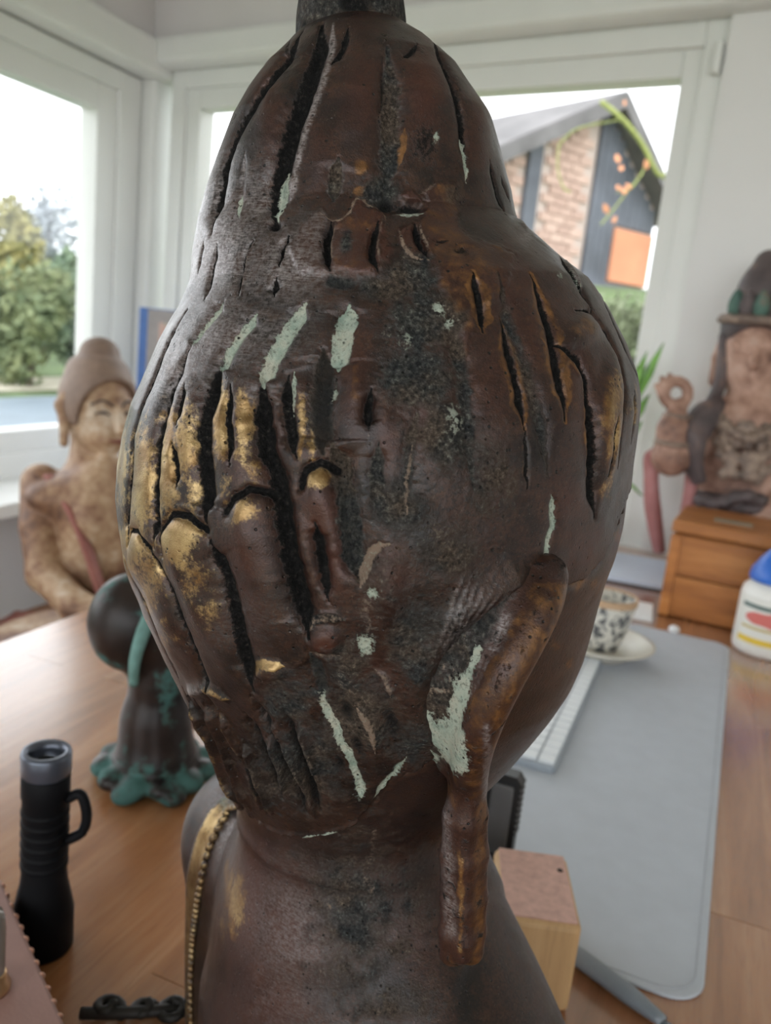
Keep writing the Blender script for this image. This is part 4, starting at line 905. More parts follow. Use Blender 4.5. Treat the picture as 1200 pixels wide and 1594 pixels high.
for x, y in ((DX0+.08, 0), (DX1-.08, 0), (DX0+.08, 1.85), (DX1-.08, 1.85)): box('leg', (x, y-.05, .356), (.07, .07, .712), M['oakd'], desk, .004)
for y in (-.05, 1.80): box('apron', ((DX0+DX1)/2, y, .66), (DX1-DX0-.24, .025, .09), M['oakd'], desk, .002)
Z0 = .7502

# grey desk mat with a stitched rounded rim
def rounded_slab(name, x0, x1, y0, y1, z0, z1, r, mat, parent=None, bev=.0012):
    bm = bmesh.new(); pts = []
    for cx, cy, a0 in ((x1-r, y0+r, -90), (x1-r, y1-r, 0), (x0+r, y1-r, 90), (x0+r, y0+r, 180)):
        for k in range(9): a = R_(a0+k*90/8); pts.append((cx+r*math.cos(a), cy+r*math.sin(a)))
    f = bm.faces.new([bm.verts.new((*q, z0)) for q in pts]); e = bmesh.ops.extrude_face_region(bm, geom=[f])
    for v in e['geom']:
        if isinstance(v, bmesh.types.BMVert): v.co.z = z1
    return bm_done(name, bm, mat, parent, bevel=bev)
M['mat'] = plain('mat_grey', (.49, .525, .585), .62, var=.03, scale=40, bump=.12, bscale=1500); M['stitch'] = plain('mat_stitch', (.40, .42, .47), .8)
MT = empty('desk_mat', (-.13, 1.03, Z0), 'long grey desk mat with rounded corners lying on the desk at right', 'desk mat')
MR = Matrix.Rotation(R_(-1.0), 4, 'Z')
o = rounded_slab('pad', -.20, .20, -.45, .43, 0, .003, .028, M['mat'], None); o.parent = MT
st = []
for cx, cy, a0 in ((.166, -.416, -90), (.166, .396, 0), (-.166, .396, 90), (-.166, -.416, 180)):
    for k in range(9): a = R_(a0+k*90/8); st.append((cx+.027*math.cos(a), cy+.027*math.sin(a), .0031))
st.append(st[0]); o = link('stitching', np_mesh('stitching', *tube_geo(st, .0006, 6)), M['stitch']); o.parent = MT
MT.rotation_euler = (0, 0, R_(-1.2))
ZM = Z0+.0031
# white keyboard on the mat
M['keyw'] = plain('key_white', (.74, .77, .80), .45, var=.02); M['alu'] = plain('keyboard_grey', (.36, .40, .45), .4, .3, var=.03)
kb_ = empty('keyboard', (-.165, 1.06, ZM), 'slim white keyboard lying end-on on the grey desk mat', 'keyboard')
rounded_slab('case', -.222, -.100, .850, 1.275, ZM, ZM+.008, .008, M['alu'], kb_, .001)
kyb = bmesh.new(); box_bm(kyb, (0, 0, 0), (.0172, .0158, .004)); bmesh.ops.bevel(kyb, geom=[e for e in kyb.edges if e.verts[0].co.z+e.verts[1].co.z > 0], offset=.0012, segments=1); key_me = bpy.data.meshes.new('key'); kyb.to_mesh(key_me); kyb.free(); key_me.materials.append(M['keyw'])
for a in range(6):
    for b in range(22):
        o = bpy.data.objects.new('key', key_me); COL.objects.link(o); o.parent = kb_; o.matrix_parent_inverse = Matrix.Translation(kb_.location).inverted()
        o.location = (-.1115-a*.0195, .864+b*.0189, ZM+.0096)

# cup and saucer
def speckle(name, base, dark, s, th=(.50, .60)):
    t = NT(name); n = t.noise(s, 4, .6, None, .8); return t.set(col=t.mix(t.thr(n, *th), base, dark), rough=.3)
M['cup'] = speckle('marbled_ceramic', (.62, .60, .54), (.055, .06, .07), 75, (.46, .58)); M['cream'] = plain('cream_ceramic', (.62, .58, .50), .3, var=.06); M['rimb'] = plain('raw_clay_rim', (.50, .33, .20), .6)
M['tea'] = plain('tea', (.16, .07, .03), .1)
cx0 = (-.110, 1.262)
sau = lathe('saucer', [(0, .006), (.030, .006), (.034, 0), (.040, 0), (.044, .006), (.064, .016), (.079, .024), (.080, .027), (.075, .026), (.052, .016), (.034, .012), (0, .012)], (*cx0, ZM), M['cream'])
tag(sau, 'cream saucer with upturned rim under the marbled cup', 'saucer')
cup = empty('teacup', (*cx0, ZM+.0125), 'black and cream marbled cup with brown rim standing on a saucer', 'cup')
zc = ZM+.0125
lathe('bowl', [(0, 0), (.024, 0), (.026, .004), (.032, .02), (.038, .045), (.042, .070), (.0435, .082), (.0405, .082), (.038, .060), (.032, .03), (.022, .014), (0, .012)], (*cx0, zc), M['cup'], cup)
lathe('rim_band', [(.0437, .074), (.0442, .082), (.043, .0845), (.0405, .0842), (.0402, .074)], (*cx0, zc), M['rimb'], cup)
lathe('tea', [(0, .060), (.0370, .060), (.0370, .0585), (0, .0585)], (*cx0, zc), M['tea'], cup)
tube('cup_handle', smooth_path([(cx0[0]-.036, cx0[1], zc+.064), (cx0[0]-.058, cx0[1], zc+.066), (cx0[0]-.066, cx0[1], zc+.045), (cx0[0]-.052, cx0[1], zc+.025), (cx0[0]-.032, cx0[1], zc+.024)], 20), .0045, M['cup'], cup, 10)
# papers, card, little ball
M['paperb'] = plain('pale_blue_paper', (.56, .63, .75), .6, var=.04); M['paper'] = plain('white_card', (.78, .79, .80), .7, var=.02); M['dark'] = plain('dark_edge', (.05, .055, .065), .5)
nt = empty('notebook', (-.125, 1.835, Z0), 'flat pale blue notebook with dark cover behind the cup', 'notebook'); NR = Matrix.Rotation(R_(2), 3, 'Z')
box('cover', (-.125, 1.835, Z0+.002), (.150, .235, .004), M['dark'], nt, .001, NR); box('page_block', (-.125, 1.835, Z0+.008), (.144, .229, .008), M['paperb'], nt, .001, NR); box('cover', (-.125, 1.835, Z0+.0125), (.148, .233, .001), M['paperb'], nt, .0003, NR)
tag(box('card', (-.075, 1.545, Z0+.0035), (.042, .10, .007), M['paper'], None, .001, Matrix.Rotation(R_(4), 3, 'Z')), 'small white card stack lying between cup and wooden box', 'card')
tag(lathe('button', [(0, 0), (.006, 0), (.009, .003), (.0095, .006), (.007, .010), (.003, .012), (0, .0122)], (-.012, 1.468, Z0), M['paper'], n=20), 'tiny white knob-like button lying at the far corner of the mat', 'button')
# wooden box with inlaid lid
M['cedar'] = wood_material('cedar_box_wood', [(.25, .085, .020), (.42, .155, .038), (.52, .22, .065)], 0, rough=.4); M['plate'] = plain('pewter_plate', (.33, .31, .24), .35, .6)
wb_ = empty('wooden_box', (.10, 1.65, Z0), 'reddish brown wooden box with small metal plate let into its lid, at right', 'box'); BR = Matrix.Rotation(R_(-3.5), 3, 'Z')
def bx_(nm, c, s_, mat, bev=.002, par=None):
    q = BR @ Vector(c); return box(nm, (.10+q.x, 1.645+q.y, Z0+c[2]), s_, mat, par or wb_, bev, BR)
bx_('carcass', (0, .002, .077), (.270, .176, .154), M['cedar'])
bx_('front_board', (0, -.090, .116), (.262, .010, .072), M['cedar']); bx_('front_board', (0, -.090, .040), (.262, .010, .074), M['cedar'])
lid = bx_('lid', (0, 0, .168), (.284, .198, .022), M['cedar'], .004); bx_('lid_plate', (-.045, -.02, .1797), (.066, .030, .002), M['plate'], .0006, wb_)
for sx in (-1, 1): bx_('corner_post', (sx*.131, -.091, .077), (.018, .016, .152), M['cedar'], .002)
# white bottle with blue cap
M['hdpe'] = plain('white_plastic', (.74, .73, .70), .35, var=.02); M['bluecap'] = plain('blue_cap', (.025, .13, .52), .35, var=.05)
bt_ = empty('glue_bottle', (.132, 1.470, Z0), 'white plastic bottle with bright blue cap and red and yellow label, right edge', 'bottle'); bl = (.132, 1.470, Z0)
lathe('bottle_body', [(0, 0), (.046, 0), (.051, .004), (.052, .012), (.052, .098), (.050, .108), (.040, .118), (.026, .124), (.026, .130), (0, .130)], bl, M['hdpe'], bt_)
capo = lathe('cap', [(.0, .121), (.044, .121), (.045, .126), (.043, .138), (.030, .160), (.017, .176), (.012, .190), (.009, .194), (0, .195)], bl, M['bluecap'], bt_)
def wrap(nm, z0, z1, a0, a1, col, rr=.0524, ell=False):
    A = np.linspace(R_(a0), R_(a1), 24); nz = 8; V = []
    for k in range(nz+1):
        v = k/nz*2-1
        for a in A:
            if ell: aa = (a-A.mean())*math.sqrt(max(0, 1-v*v))+A.mean()
            else: aa = a
            V.append((bl[0]+rr*math.cos(aa), bl[1]+rr*math.sin(aa), bl[2]+(z0+z1)/2+v*(z1-z0)/2))
    i, j = np.meshgrid(np.arange(nz), np.arange(23), indexing='ij'); f = np.stack([i*24+j, i*24+j+1, (i+1)*24+j+1, (i+1)*24+j], -1).reshape(-1, 4)
    return link(nm, np_mesh(nm, V, f), plain(nm+'_print', col, .5, var=.03), bt_)
wrap('label', .012, .098, -185, 5, (.72, .71, .66), .0523); wrap('label_band', .022, .032, -150, -20, (.72, .50, .05), .0526)
wrap('label_stripe', .080, .087, -150, -20, (.10, .15, .14), .0526); wrap('label_oval', .052, .078, -140, -40, (.62, .16, .14), .0526, True); wrap('label_stripe', .046, .050, -145, -30, (.50, .38, .10), .0526)
# timber block, tape dispenser, pen
M['pine'] = wood_material('rough_pine', [(.40, .24, .11), (.50, .31, .15), (.56, .37, .20)], 2, rough=.6); M['pinkpaint'] = plain('pink_sawn_end', (.62, .39, .33), .85, var=.15, scale=150, bump=.5, bscale=300); M['hole'] = plain('nail_hole', (.04, .025, .02), .9)
blk = empty('timber_block', (-.068, .556, Z0), 'rough block of pale timber with pinkish sawn top, before the mat', 'block'); KR = Matrix.Rotation(R_(18), 3, 'Z')
BZ = .82
bm = bmesh.new(); box_bm(bm, (-.066, .556, (Z0+BZ)/2), (.056, .082, BZ-Z0), KR); bm_done('block_body', bm, M['pine'], blk, bevel=.005, seg=3)
bm = bmesh.new(); box_bm(bm, (-.066, .556, BZ+.0004), (.050, .076, .0016), KR); bm_done('sawn_top', bm, M['pinkpaint'], blk, bevel=.0006)
lathe('nail_hole', [(0, .0003), (.0020, .0003), (.0024, -.0005), (0, -.0005)], (-.053, .580, BZ+.0015), M['hole'], blk, 10)
fq = np.array((-.066, .556, 0))+np.array(KR @ Vector((-.008, -.0412, 0))); lathe('nail_hole', [(0, .0006), (.0022, .0006), (.0028, -.001), (0, -.001)], (fq[0], fq[1], .795), M['hole'], blk, 10, KR @ Matrix.Rotation(R_(90), 3, 'X'))
M['blackp'] = plain('black_plastic', (.02, .021, .023), .45, var=.2); M['tape'] = plain('clear_tape_roll', (.42, .42, .44), .12, var=.2); M['greyp'] = plain('grey_plastic', (.11, .11, .115), .5)
tp_ = empty('tape_dispenser', (-.107, .625, Z0), 'black tape dispenser with toothed edge and clear tape roll, behind the earlobe', 'tape dispenser')
bm = bmesh.new(); pl = [(-.020, 0), (.008, 0), (.008, .055)]
for k in range(9): pl += [(.0095, .055+k*.0055), (.0070, .0580+k*.0055)]
pl += [(.004, .106), (-.012, .106), (-.020, .09)]
f = bm.faces.new([bm.verts.new((-.107+a, .632, Z0+b)) for a, b in pl]); e = bmesh.ops.extrude_face_region(bm, geom=[f])
for v in e['geom']:
    if isinstance(v, bmesh.types.BMVert): v.co.y += .014
bm_done('toothed_blade_guard', bm, M['blackp'], tp_)
box('side_panel', (-.113, .630, Z0+.056), (.018, .004, .084), M['greyp'], tp_, .0015)
TX = Matrix.Rotation(R_(90), 3, 'X')
lathe('tape_roll', [(.010, -.008), (.0175, -.008), (.0175, .008), (.010, .008), (.010, -.008)], (-.107, .610, Z0+.0217), M['tape'], tp_, 32, TX)
lathe('roll_holder', [(.0178, -.009), (.0215, -.009), (.0215, .009), (.0178, .009), (.0178, -.009)], (-.107, .610, Z0+.0217), M['blackp'], tp_, 32, TX)
lathe('hub', [(0, -.006), (.0098, -.006), (.0098, .006), (0, .006)], (-.107, .610, Z0+.0217), M['greyp'], tp_, 24, TX)
M['slate'] = plain('slate_blue_grey', (.21, .24, .275), .4, var=.08)
pen = empty('letter_opener', (-.005, .560, Z0), 'slate grey rounded letter opener lying across the near end of the mat', 'letter opener')
tube('handle', smooth_path([(-.060, .592, Z0+.0065), (-.03, .578, Z0+.0075), (.0, .563, Z0+.0075), (.035, .545, Z0+.0065)], 24), np.interp(np.arange(24), [0, 2, 8, 18, 23], [.004, .0070, .0085, .0082, .0050]), M['slate'], pen, 16, .8)
tube('blade', [(.033, .546, Z0+.0055), (.07, .527, Z0+.0045), (.11, .506, Z0+.004)], [.0045, .0045, .001], M['alu'], pen, 10, .5)

# black torch standing on its head
M['rubber'] = plain('black_anodised', (.004, .004, .005), .6, .0, var=.2); M['rubber'].node_tree.nodes['Principled BSDF'].inputs['Specular IOR Level'].default_value = .12; M['rim'] = plain('torch_rim', (.10, .11, .14), .3, .6)
tl = (-.381, .404, Z0); tor = empty('torch', tl, 'black metal torch standing on its head with a side clip, at lower left', 'torch')
lathe('torch_body', [(0, 0), (.0195, 0), (.0205, .002), (.0205, .030), (.0185, .040), (.0160, .052), (.0152, .060), (.0152, .118), (.0160, .120), (.0160, .134), (.0148, .136), (0, .136)], tl, M['rubber'], tor)
lathe('tail_cap', [(.0148, .135), (.0163, .137), (.0166, .150), (.0158, .1525), (.0125, .1525), (.0112, .147), (.0112, .140), (0, .140)], tl, M['rim'], tor)
lathe('tail_button', [(0, .1399), (.0095, .1399), (.0095, .1425), (.0085, .1435), (0, .144)], tl, M['rubber'], tor, 24)
for z in (.068, .076, .084, .092, .100, .108): lathe('grip_ring', [(.0150, z-.0022), (.0160, z-.0014), (.0160, z+.0014), (.0150, z+.0022)], tl, M['rubber'], tor, 32)
cr_ = _R; tube('clip', smooth_path([np.array(tl)+cr_*.0150+(0, 0, .118), np.array(tl)+cr_*.024+(0, 0, .122), np.array(tl)+cr_*.0285+(0, 0, .108), np.array(tl)+cr_*.026+(0, 0, .094), np.array(tl)+cr_*.0155+(0, 0, .086)], 24), .0036, M['rubber'], tor, 10)
# leather covered box with brass nails, brass fitting on it
M['leather'] = plain('dusky_leather', (.33, .19, .165), .6, var=.12, scale=25, bump=.2, bscale=500); M['brass'] = plain('brass', (.62, .40, .22), .3, .85, var=.1); M['copper'] = plain('copper_nail', (.66, .36, .26), .35, .7)
e0 = np.array((-.392, .381)); e1 = np.array((-.255, .300)); ed = (e1-e0)/np.linalg.norm(e1-e0); en = np.array((ed[1], -ed[0])); LR = Matrix(((ed[0], -en[0], 0), (ed[1], -en[1], 0), (0, 0, 1)))
lc = (e0+e1)/2+en*.085; lb = empty('nailed_box', (lc[0], lc[1], Z0), 'low box covered in dusky pink leather with copper nails, lower left corner', 'box')
box('box_body', (lc[0], lc[1], Z0+.022), (.200, .168, .044), M['leather'], lb, .004, LR); box('box_lid', (lc[0], lc[1], Z0+.047), (.206, .174, .006), M['leather'], lb, .0025, LR)
nm_ = None
for k in range(17):
    q = lc+ed*(-.096+k*.012)-en*.0862; p3 = (q[0], q[1], Z0+.0475)
    if nm_ is None:
        bm = bmesh.new(); bmesh.ops.create_uvsphere(bm, u_segments=12, v_segments=8, radius=.0023); nm_ = bpy.data.meshes.new('nail_head'); bm.to_mesh(nm_); bm.free(); nm_.materials.append(M['copper'])
        for p in nm_.polygons: p.use_smooth = True
    o = bpy.data.objects.new('nail_head', nm_); COL.objects.link(o); o.parent = lb; o.matrix_parent_inverse = Matrix.Translation(lb.location).inverted(); o.location = p3
bq = (-.338, .318, Z0+.0502); bf_ = empty('brass_holder', bq, 'slim grey glass tube in brass foot standing on the nailed box, left edge', 'holder')
lathe('brass_foot', [(0, 0), (.0105, 0), (.0108, .003), (.0085, .005), (.0085, .011), (.0078, .012), (0, .012)], bq, M['brass'], bf_); lathe('tube_glass', [(.0075, .012), (.0078, .04), (.0072, .048), (.0060, .052), (0, .052)], bq, plain('smoky_glass', (.22, .19, .17), .08, .2), bf_)
# wrought iron trinket
M['iron'] = plain('black_iron', (.025, .022, .020), .55, .5, var=.3); ir = empty('iron_trinket', (-.278, .385, Z0), 'small dark wrought iron scroll lying on the desk beside the nailed box', 'trinket')
for nm, c, r_, a in (('scroll', (-.300, .376), .010, 0), ('scroll', (-.279, .386), .0085, 1), ('scroll', (-.262, .395), .0105, 2)):
    tube(nm, [(c[0]+r_*(1-t_*.05)*math.cos(a+t_*.5), c[1]+r_*(1-t_*.05)*math.sin(a+t_*.5), Z0+.004+.0005*t_) for t_ in range(15)], .0033, M['iron'], ir, 8)
tube('bar', smooth_path([(-.313, .366, Z0+.005), (-.282, .380, Z0+.008), (-.252, .405, Z0+.005)], 20), .0038, M['iron'], ir, 8)
# verdigris bronze figurine
t = NT('verdigris_bronze'); gn = t.noise(38, 5, .6); sx_ = t.n('ShaderNodeSeparateXYZ'); t.l(t.coord(), sx_.inputs[0])
low = t.thr(sx_.outputs[2], .785, .768); f_ = t.thr(t.math('ADD', gn, t.math('MULTIPLY', low, .13)), .54, .70)
M['verd'] = t.set(col=t.mix(f_, t.ramp(t.noise(20), [(.3, (.010, .008, .008)), (.7, (.035, .022, .018))]), (.055, .13, .118)), rough=t.math('ADD', .36, t.math('MULTIPLY', f_, .4)), metal=.15, spec=.3)
M['verdp'] = plain('verdigris', (.13, .25, .225), .75, var=.25, scale=60)
fg = np.array((-.455, .628, Z0)); fig = empty('bronze_figurine', fg, 'dark bronze figurine on a verdigris lotus foot, behind the torch', 'figurine')
rp = lambda a, b, z: fg+_R*a+_F*b+np.array((0, 0, z))
fb = Field(fg-np.array((.09, .09, .002)), fg+np.array((.09, .09, .23)), .0022)
fb.chain([rp(0, 0, .026), rp(-.002, 0, .06), rp(.0, 0, .11), rp(.006, 0, .17)], [.040, .031, .026, .034], .012)
fb.ell(rp(-.028, -.004, .160), (.040, .040, .047), .012); fb.ell(rp(.035, .01, .150), (.036, .036, .05), .015)
link('figure', fb.mesh('figure'), M['verd'], fig)
fb = Field(fg-np.array((.09, .09, .002)), fg+np.array((.09, .09, .06)), .0018)
fb.ell(rp(0, 0, .013), (.053, .050, .0125), .004); fb.ell(rp(0, 0, .024), (.042, .042, .012), .006)
for k in range(11): a = k*2*math.pi/11; fb.ell(rp(.047*math.cos(a), .045*math.sin(a), .0125), (.014, .014, .010), .004)
for a_, b_ in ((-.014, -.050), (.03, -.044), (-.05, .0), (.0, .052), (.05, .012)): fb.ell(rp(a_, b_, .008), (.0125, .0125, .0085), .004)
link('lotus_foot', fb.mesh('lotus_foot'), M['verd'], fig)
tube('cloth_fold', smooth_path([rp(.004, -.040, .200), rp(-.004, -.046, .170), rp(-.011, -.045, .140), rp(-.014, -.036, .113)], 24), np.interp(np.arange(24), [0, 8, 23], [.004, .0065, .0045]), M['verdp'], fig, 10)
bk2 = empty('pocket_book', (-.49, .815, Z0), 'small pale book with dark cover lying behind the bronze figurine', 'book'); NR2 = Matrix.Rotation(R_(14), 3, 'Z')
box('cover', (-.485, .815, Z0+.002), (.13, .09, .003), M['dark'], bk2, .001, NR2); box('page_block', (-.485, .815, Z0+.010), (.126, .086, .014), M['paperb'], bk2, .001, NR2); box('cover', (-.485, .815, Z0+.0185), (.13, .09, .003), M['dark'], bk2, .001, NR2)

# ---- weathered wooden seated statue by the left window
def patchy(name, stops, s=9, rough=.6, s2=60):
    t = NT(name); n = t.noise(s, 5, .6, None, .4); n2 = t.noise(s2, 3); return t.set(col=t.ramp(t.math('ADD', t.math('MULTIPLY', n, .75), t.math('MULTIPLY', n2, .25)), stops), rough=rough, nrm=t.bump(n2, .2, .004))
M['gilt'] = patchy('worn_gilded_wood', [(.34, (.085, .040, .028)), (.45, (.22, .115, .065)), (.54, (.38, .25, .15)), (.66, (.55, .46, .37))], 6); M['hairw'] = patchy('brown_lacquer', [(.3, (.13, .085, .065)), (.55, (.21, .14, .105)), (.7, (.27, .19, .14))])  # gilt: wear patches, contrast raised to paint in shadows and pale highlights
M['redw'] = patchy('red_lacquer', [(.3, (.20, .06, .05)), (.6, (.30, .11, .085)), (.75, (.45, .30, .2))])
T0 = 1.95; wc = P(150, 1000, T0)
wst_ = empty('wooden_statue', (wc[0], wc[1], .40), 'weathered gilded wooden seated statue with hair bun, by the left window', 'statue')
fdir = _R*.74-_F*.67; sdir = np.cross(np.array([0, 0, 1.0]), fdir); FM = np.stack([sdir, fdir, [0, 0, 1]])
hc = P(152, 632, T0); nb1 = P(152, 745, T0)
f = Field(wc+np.array((-.38, -.38, -.12)), wc+np.array((.40, .38, .78)), .0065)
f.ell(hc, (.074, .088, .105), .02, FM); f.ell(hc+fdir*.042+np.array((0, 0, -.058)), (.052, .052, .050), .015, FM)
f.cone(hc+fdir*.088+np.array((0, 0, .01)), hc+fdir*.115+np.array((0, 0, -.040)), .010, .016, .008)
for s_ in (-1, 1): f.ell(hc+fdir*.088+sdir*s_*.035+np.array((0, 0, -.002)), (.026, .016, .010), .008, FM, cut=True)
for sd in (-1, 1):
    f.cone(hc+fdir*.070+sdir*sd*.020+np.array((0, 0, .012)), hc+fdir*.060+sdir*sd*.055+np.array((0, 0, .010)), .010, .008, .010); f.cone(hc+fdir*.076+sdir*sd*.022+np.array((0, 0, -.008)), hc+fdir*.068+sdir*sd*.045+np.array((0, 0, -.010)), .011, .009, .006)
f.cone(hc+fdir*.088+sdir*.02+np.array((0, 0, -.066)), hc+fdir*.088-sdir*.02+np.array((0, 0, -.066)), .010, .010, .008)
f.chain([P(140, 680, T0+.02), P(138, 745, T0+.02)], [.042, .048], .010)
f.ell(P(166, 850, T0), (.110, .085, .21), .03, FM); f.ell(P(140, 768, T0), (.150, .070, .050), .06, FM)
for s_ in (-1, 1): f.ell(P(166, 800, T0)+fdir*.060+sdir*s_*.05, (.055, .035, .045), .03, FM)
f.chain([P(64, 752, T0-.02), P(60, 820, T0-.06), P(70, 893, T0-.09)], [.046, .040, .040], .010); f.chain([P(70, 893, T0-.09), P(120, 945, T0-.15), P(165, 955, T0-.17)], [.040, .035, .028], .012)
f.chain([P(222, 760, T0+.04), P(240, 880, T0+.03)], [.048, .042], .025); f.chain([P(240, 880, T0+.03), P(205, 950, T0-.10)], [.042, .03], .02)
f.ell(P(140, 1010, T0-.04), (.27, .21, .075), .05, FM); f.chain([P(150, 958, T0-.16), P(195, 965, T0-.16)], [.03, .022], .02)
link('body', f.mesh('body'), M['gilt'], wst_)
f = Field(hc-np.array((.14, .14, .16)), hc+np.array((.14, .14, .20)), .004)
f.ell(hc+np.array((0, 0, .012)), (.086, .098, .106), .005, FM); f.ell(P(152, 572, T0), (.062, .062, .03), .03); f.ell(P(155, 550, T0), (.046, .046, .038), .012)
f.ell(hc+fdir*.095+np.array((0, 0, -.035)), (.088, .085, .105), .008, FM, cut=True); f.ell(hc+np.array((0, 0, -.105))+fdir*.02, (.12, .12, .075), .01, FM, cut=True)
link('hair', f.mesh('hair'), M['hairw'], wst_)
tree = BVHTree.FromPolygons([tuple(v.co) for v in wst_.children[0].data.vertices], [tuple(q.vertices) for q in wst_.children[0].data.polygons])
def on_face(s_, z_):                             # a point on the front of the face
    o_ = hc+fdir*.3+sdir*s_+np.array((0, 0, z_)); h_ = tree.ray_cast(Vector(o_), Vector(-fdir)); return np.array(h_[0])+fdir*.001 if h_[0] else o_-fdir*.22
M['lips'] = plain('painted_lips', (.22, .075, .055), .6); M['eyed'] = plain('painted_eye', (.05, .03, .025), .5)
for s_ in (-1, 1):
    tube('eyelid', smooth_path([on_face(s_*a, z_) for a, z_ in ((.016, -.010), (.030, -.004), (.048, -.008))], 14), np.interp(np.arange(14), [0, 6, 13], [.0015, .0042, .0015]), M['eyed'], wst_, 8)
    tube('eyebrow', smooth_path([on_face(s_*a, z_) for a, z_ in ((.010, .010), (.030, .022), (.054, .012))], 14), .0028, M['eyed'], wst_, 8)
tube('lips', smooth_path([on_face(a, z_) for a, z_ in ((-.022, -.066), (0, -.068), (.022, -.066))], 14), np.interp(np.arange(14), [0, 7, 13], [.002, .006, .002]), M['lips'], wst_, 8)
for sd in (-1, 1):
    f = Field(hc+sdir*sd*.08-np.array((.05, .05, .11)), hc+sdir*sd*.08+np.array((.05, .05, .06)), .0035)
    f.chain([hc+sdir*sd*.077+np.array((0, 0, .025)), hc+sdir*sd*.084-fdir*.010+np.array((0, 0, .0)), hc+sdir*sd*.080+np.array((0, 0, -.04)), hc+sdir*sd*.080+np.array((0, 0, -.085))], [.012, .014, .011, .010], .008); link('ear', f.mesh('ear'), M['gilt'], wst_)
sp_ = [P(78, 742, T0-.055), P(110, 790, T0-.10), P(135, 850, T0-.11), P(160, 930, T0-.11)]
tube('robe_edge', smooth_path(sp_, 30), .020, M['redw'], wst_, 10, .45)
box('plinth', (wc[0]+.02, wc[1]-.02, .365), (.62, .52, .07), M['redw'], wst_, .01, Matrix.Rotation(YAW, 3, 'Z'))
bn2 = empty('low_bench', (wc[0], wc[1], 0), 'low wooden bench under the weathered wooden statue beside the window', 'bench')
box('bench_top', (-1.33, 1.54, .315), (.80, 1.42, .03), M['oakd'], bn2, .004)
for x, y in ((-1.66, .90), (-1.0, .90), (-1.66, 2.18), (-1.0, 2.18)): box('leg', (x, y, .15), (.05, .05, .30), M['oakd'], bn2, .003)

# ---- carved and painted statue with raised hand, behind the wooden box
M['flesh'] = patchy('old_flesh_paint', [(.30, (.09, .048, .038)), (.43, (.26, .14, .10)), (.56, (.44, .265, .20)), (.72, (.52, .37, .30))], 16); M['pinkr'] = patchy('faded_red_paint', [(.3, (.24, .09, .085)), (.6, (.36, .15, .145)), (.75, (.45, .26, .24))], 12)
M['darkp'] = patchy('dark_old_paint', [(.3, (.045, .035, .038)), (.55, (.10, .075, .075)), (.7, (.22, .13, .10))], 16); M['greenp'] = patchy('green_paint', [(.3, (.03, .07, .06)), (.55, (.07, .14, .11)), (.7, (.18, .12, .09))], 20); M['beads'] = patchy('carved_jewellery', [(.3, (.07, .055, .05)), (.5, (.20, .14, .11)), (.7, (.36, .27, .21))], 30)
T1 = 1.76; rc = P(1175, 800, T1); rs = empty('painted_statue', (rc[0], rc[1], Z0), 'carved painted statue with tall crown and raised ring-fingered hand, behind the wooden box', 'statue')
p = lambda x, y, dt=0.0: P(x, y, T1+dt)
fd = -_F*.96-_R*.28; sd_ = np.cross(np.array([0, 0, 1.0]), fd); GM = np.stack([sd_, fd, [0, 0, 1]]); Zu = np.array((0, 0, 1.0))
hc = p(1172, 548)
f = Field(rc+np.array((-.30, -.20, -.16)), rc+np.array((.34, .24, .48)), .0045)
f.ell(hc, (.062, .066, .082), .02, GM); f.ell(hc+fd*.018-Zu*.048, (.046, .048, .042), .02, GM)
f.cone(hc+fd*.064+Zu*.004, hc+fd*.078-Zu*.026, .007, .011, .008)
for s_ in (-1, 1): f.cone(hc+fd*.058+sd_*s_*.014+Zu*.016, hc+fd*.048+sd_*s_*.044+Zu*.014, .007, .006, .008); f.cone(hc+fd*.059+sd_*s_*.018-Zu*.002, hc+fd*.050+sd_*s_*.038-Zu*.003, .008, .007, .005); f.chain([hc+sd_*s_*.064+Zu*.02, hc+sd_*s_*.068-Zu*.02, hc+sd_*s_*.066-Zu*.07], [.009, .011, .012], .006)
f.cone(hc+fd*.062+sd_*.014-Zu*.050, hc+fd*.062-sd_*.014-Zu*.050, .007, .007, .006)
f.chain([p(1170, 600), p(1168, 645)], [.038, .050], .03); f.ell(p(1165, 720), (.105, .07, .14), .04, GM); f.ell(p(1165, 668), (.115, .062, .05), .04, GM)
f.chain([p(1108, 655), p(1075, 690, -.02), p(1046, 712, -.05)], [.042, .038, .038], .02); f.chain([p(1044, 708, -.05), p(1048, 668, -.06), p(1054, 640, -.06)], [.036, .030, .020], .015)
f.chain([p(1228, 660), p(1250, 740), p(1215, 790, -.08)], [.042, .036, .028], .02)
ringp = [p(1052+19*math.cos(a), 612+19*math.sin(a), -.06) for a in np.linspace(1.3, 1.3+2*math.pi, 13)]; f.chain(ringp, [.014]+[.010]*11+[.013], .006)
for k, (x0_, y0_, x1_, y1_) in enumerate(((1036, 612, 1030, 588), (1034, 624, 1022, 600), (1040, 604, 1042, 584))): f.cone(p(x0_, y0_, -.055), p(x1_, y1_, -.055), .008, .006, .005)
f.ell(p(1172, 850), (.15, .11, .10), .05, GM)
link('body', f.mesh('body'), M['flesh'], rs)
f = Field(hc+np.array((-.15, -.15, -.02)), hc+np.array((.19, .19, .24)), .004)
f.ell(hc+Zu*.045-fd*.012, (.072, .072, .06), .01, GM); f.chain([hc+Zu*.07, hc+Zu*.13-fd*.01, hc+Zu*.18-fd*.015], [.060, .048, .030], .02); f.ell(hc+fd*.07-Zu*.01, (.07, .06, .062), .008, GM, cut=True)
link('hair', f.mesh('hair'), M['darkp'], rs)
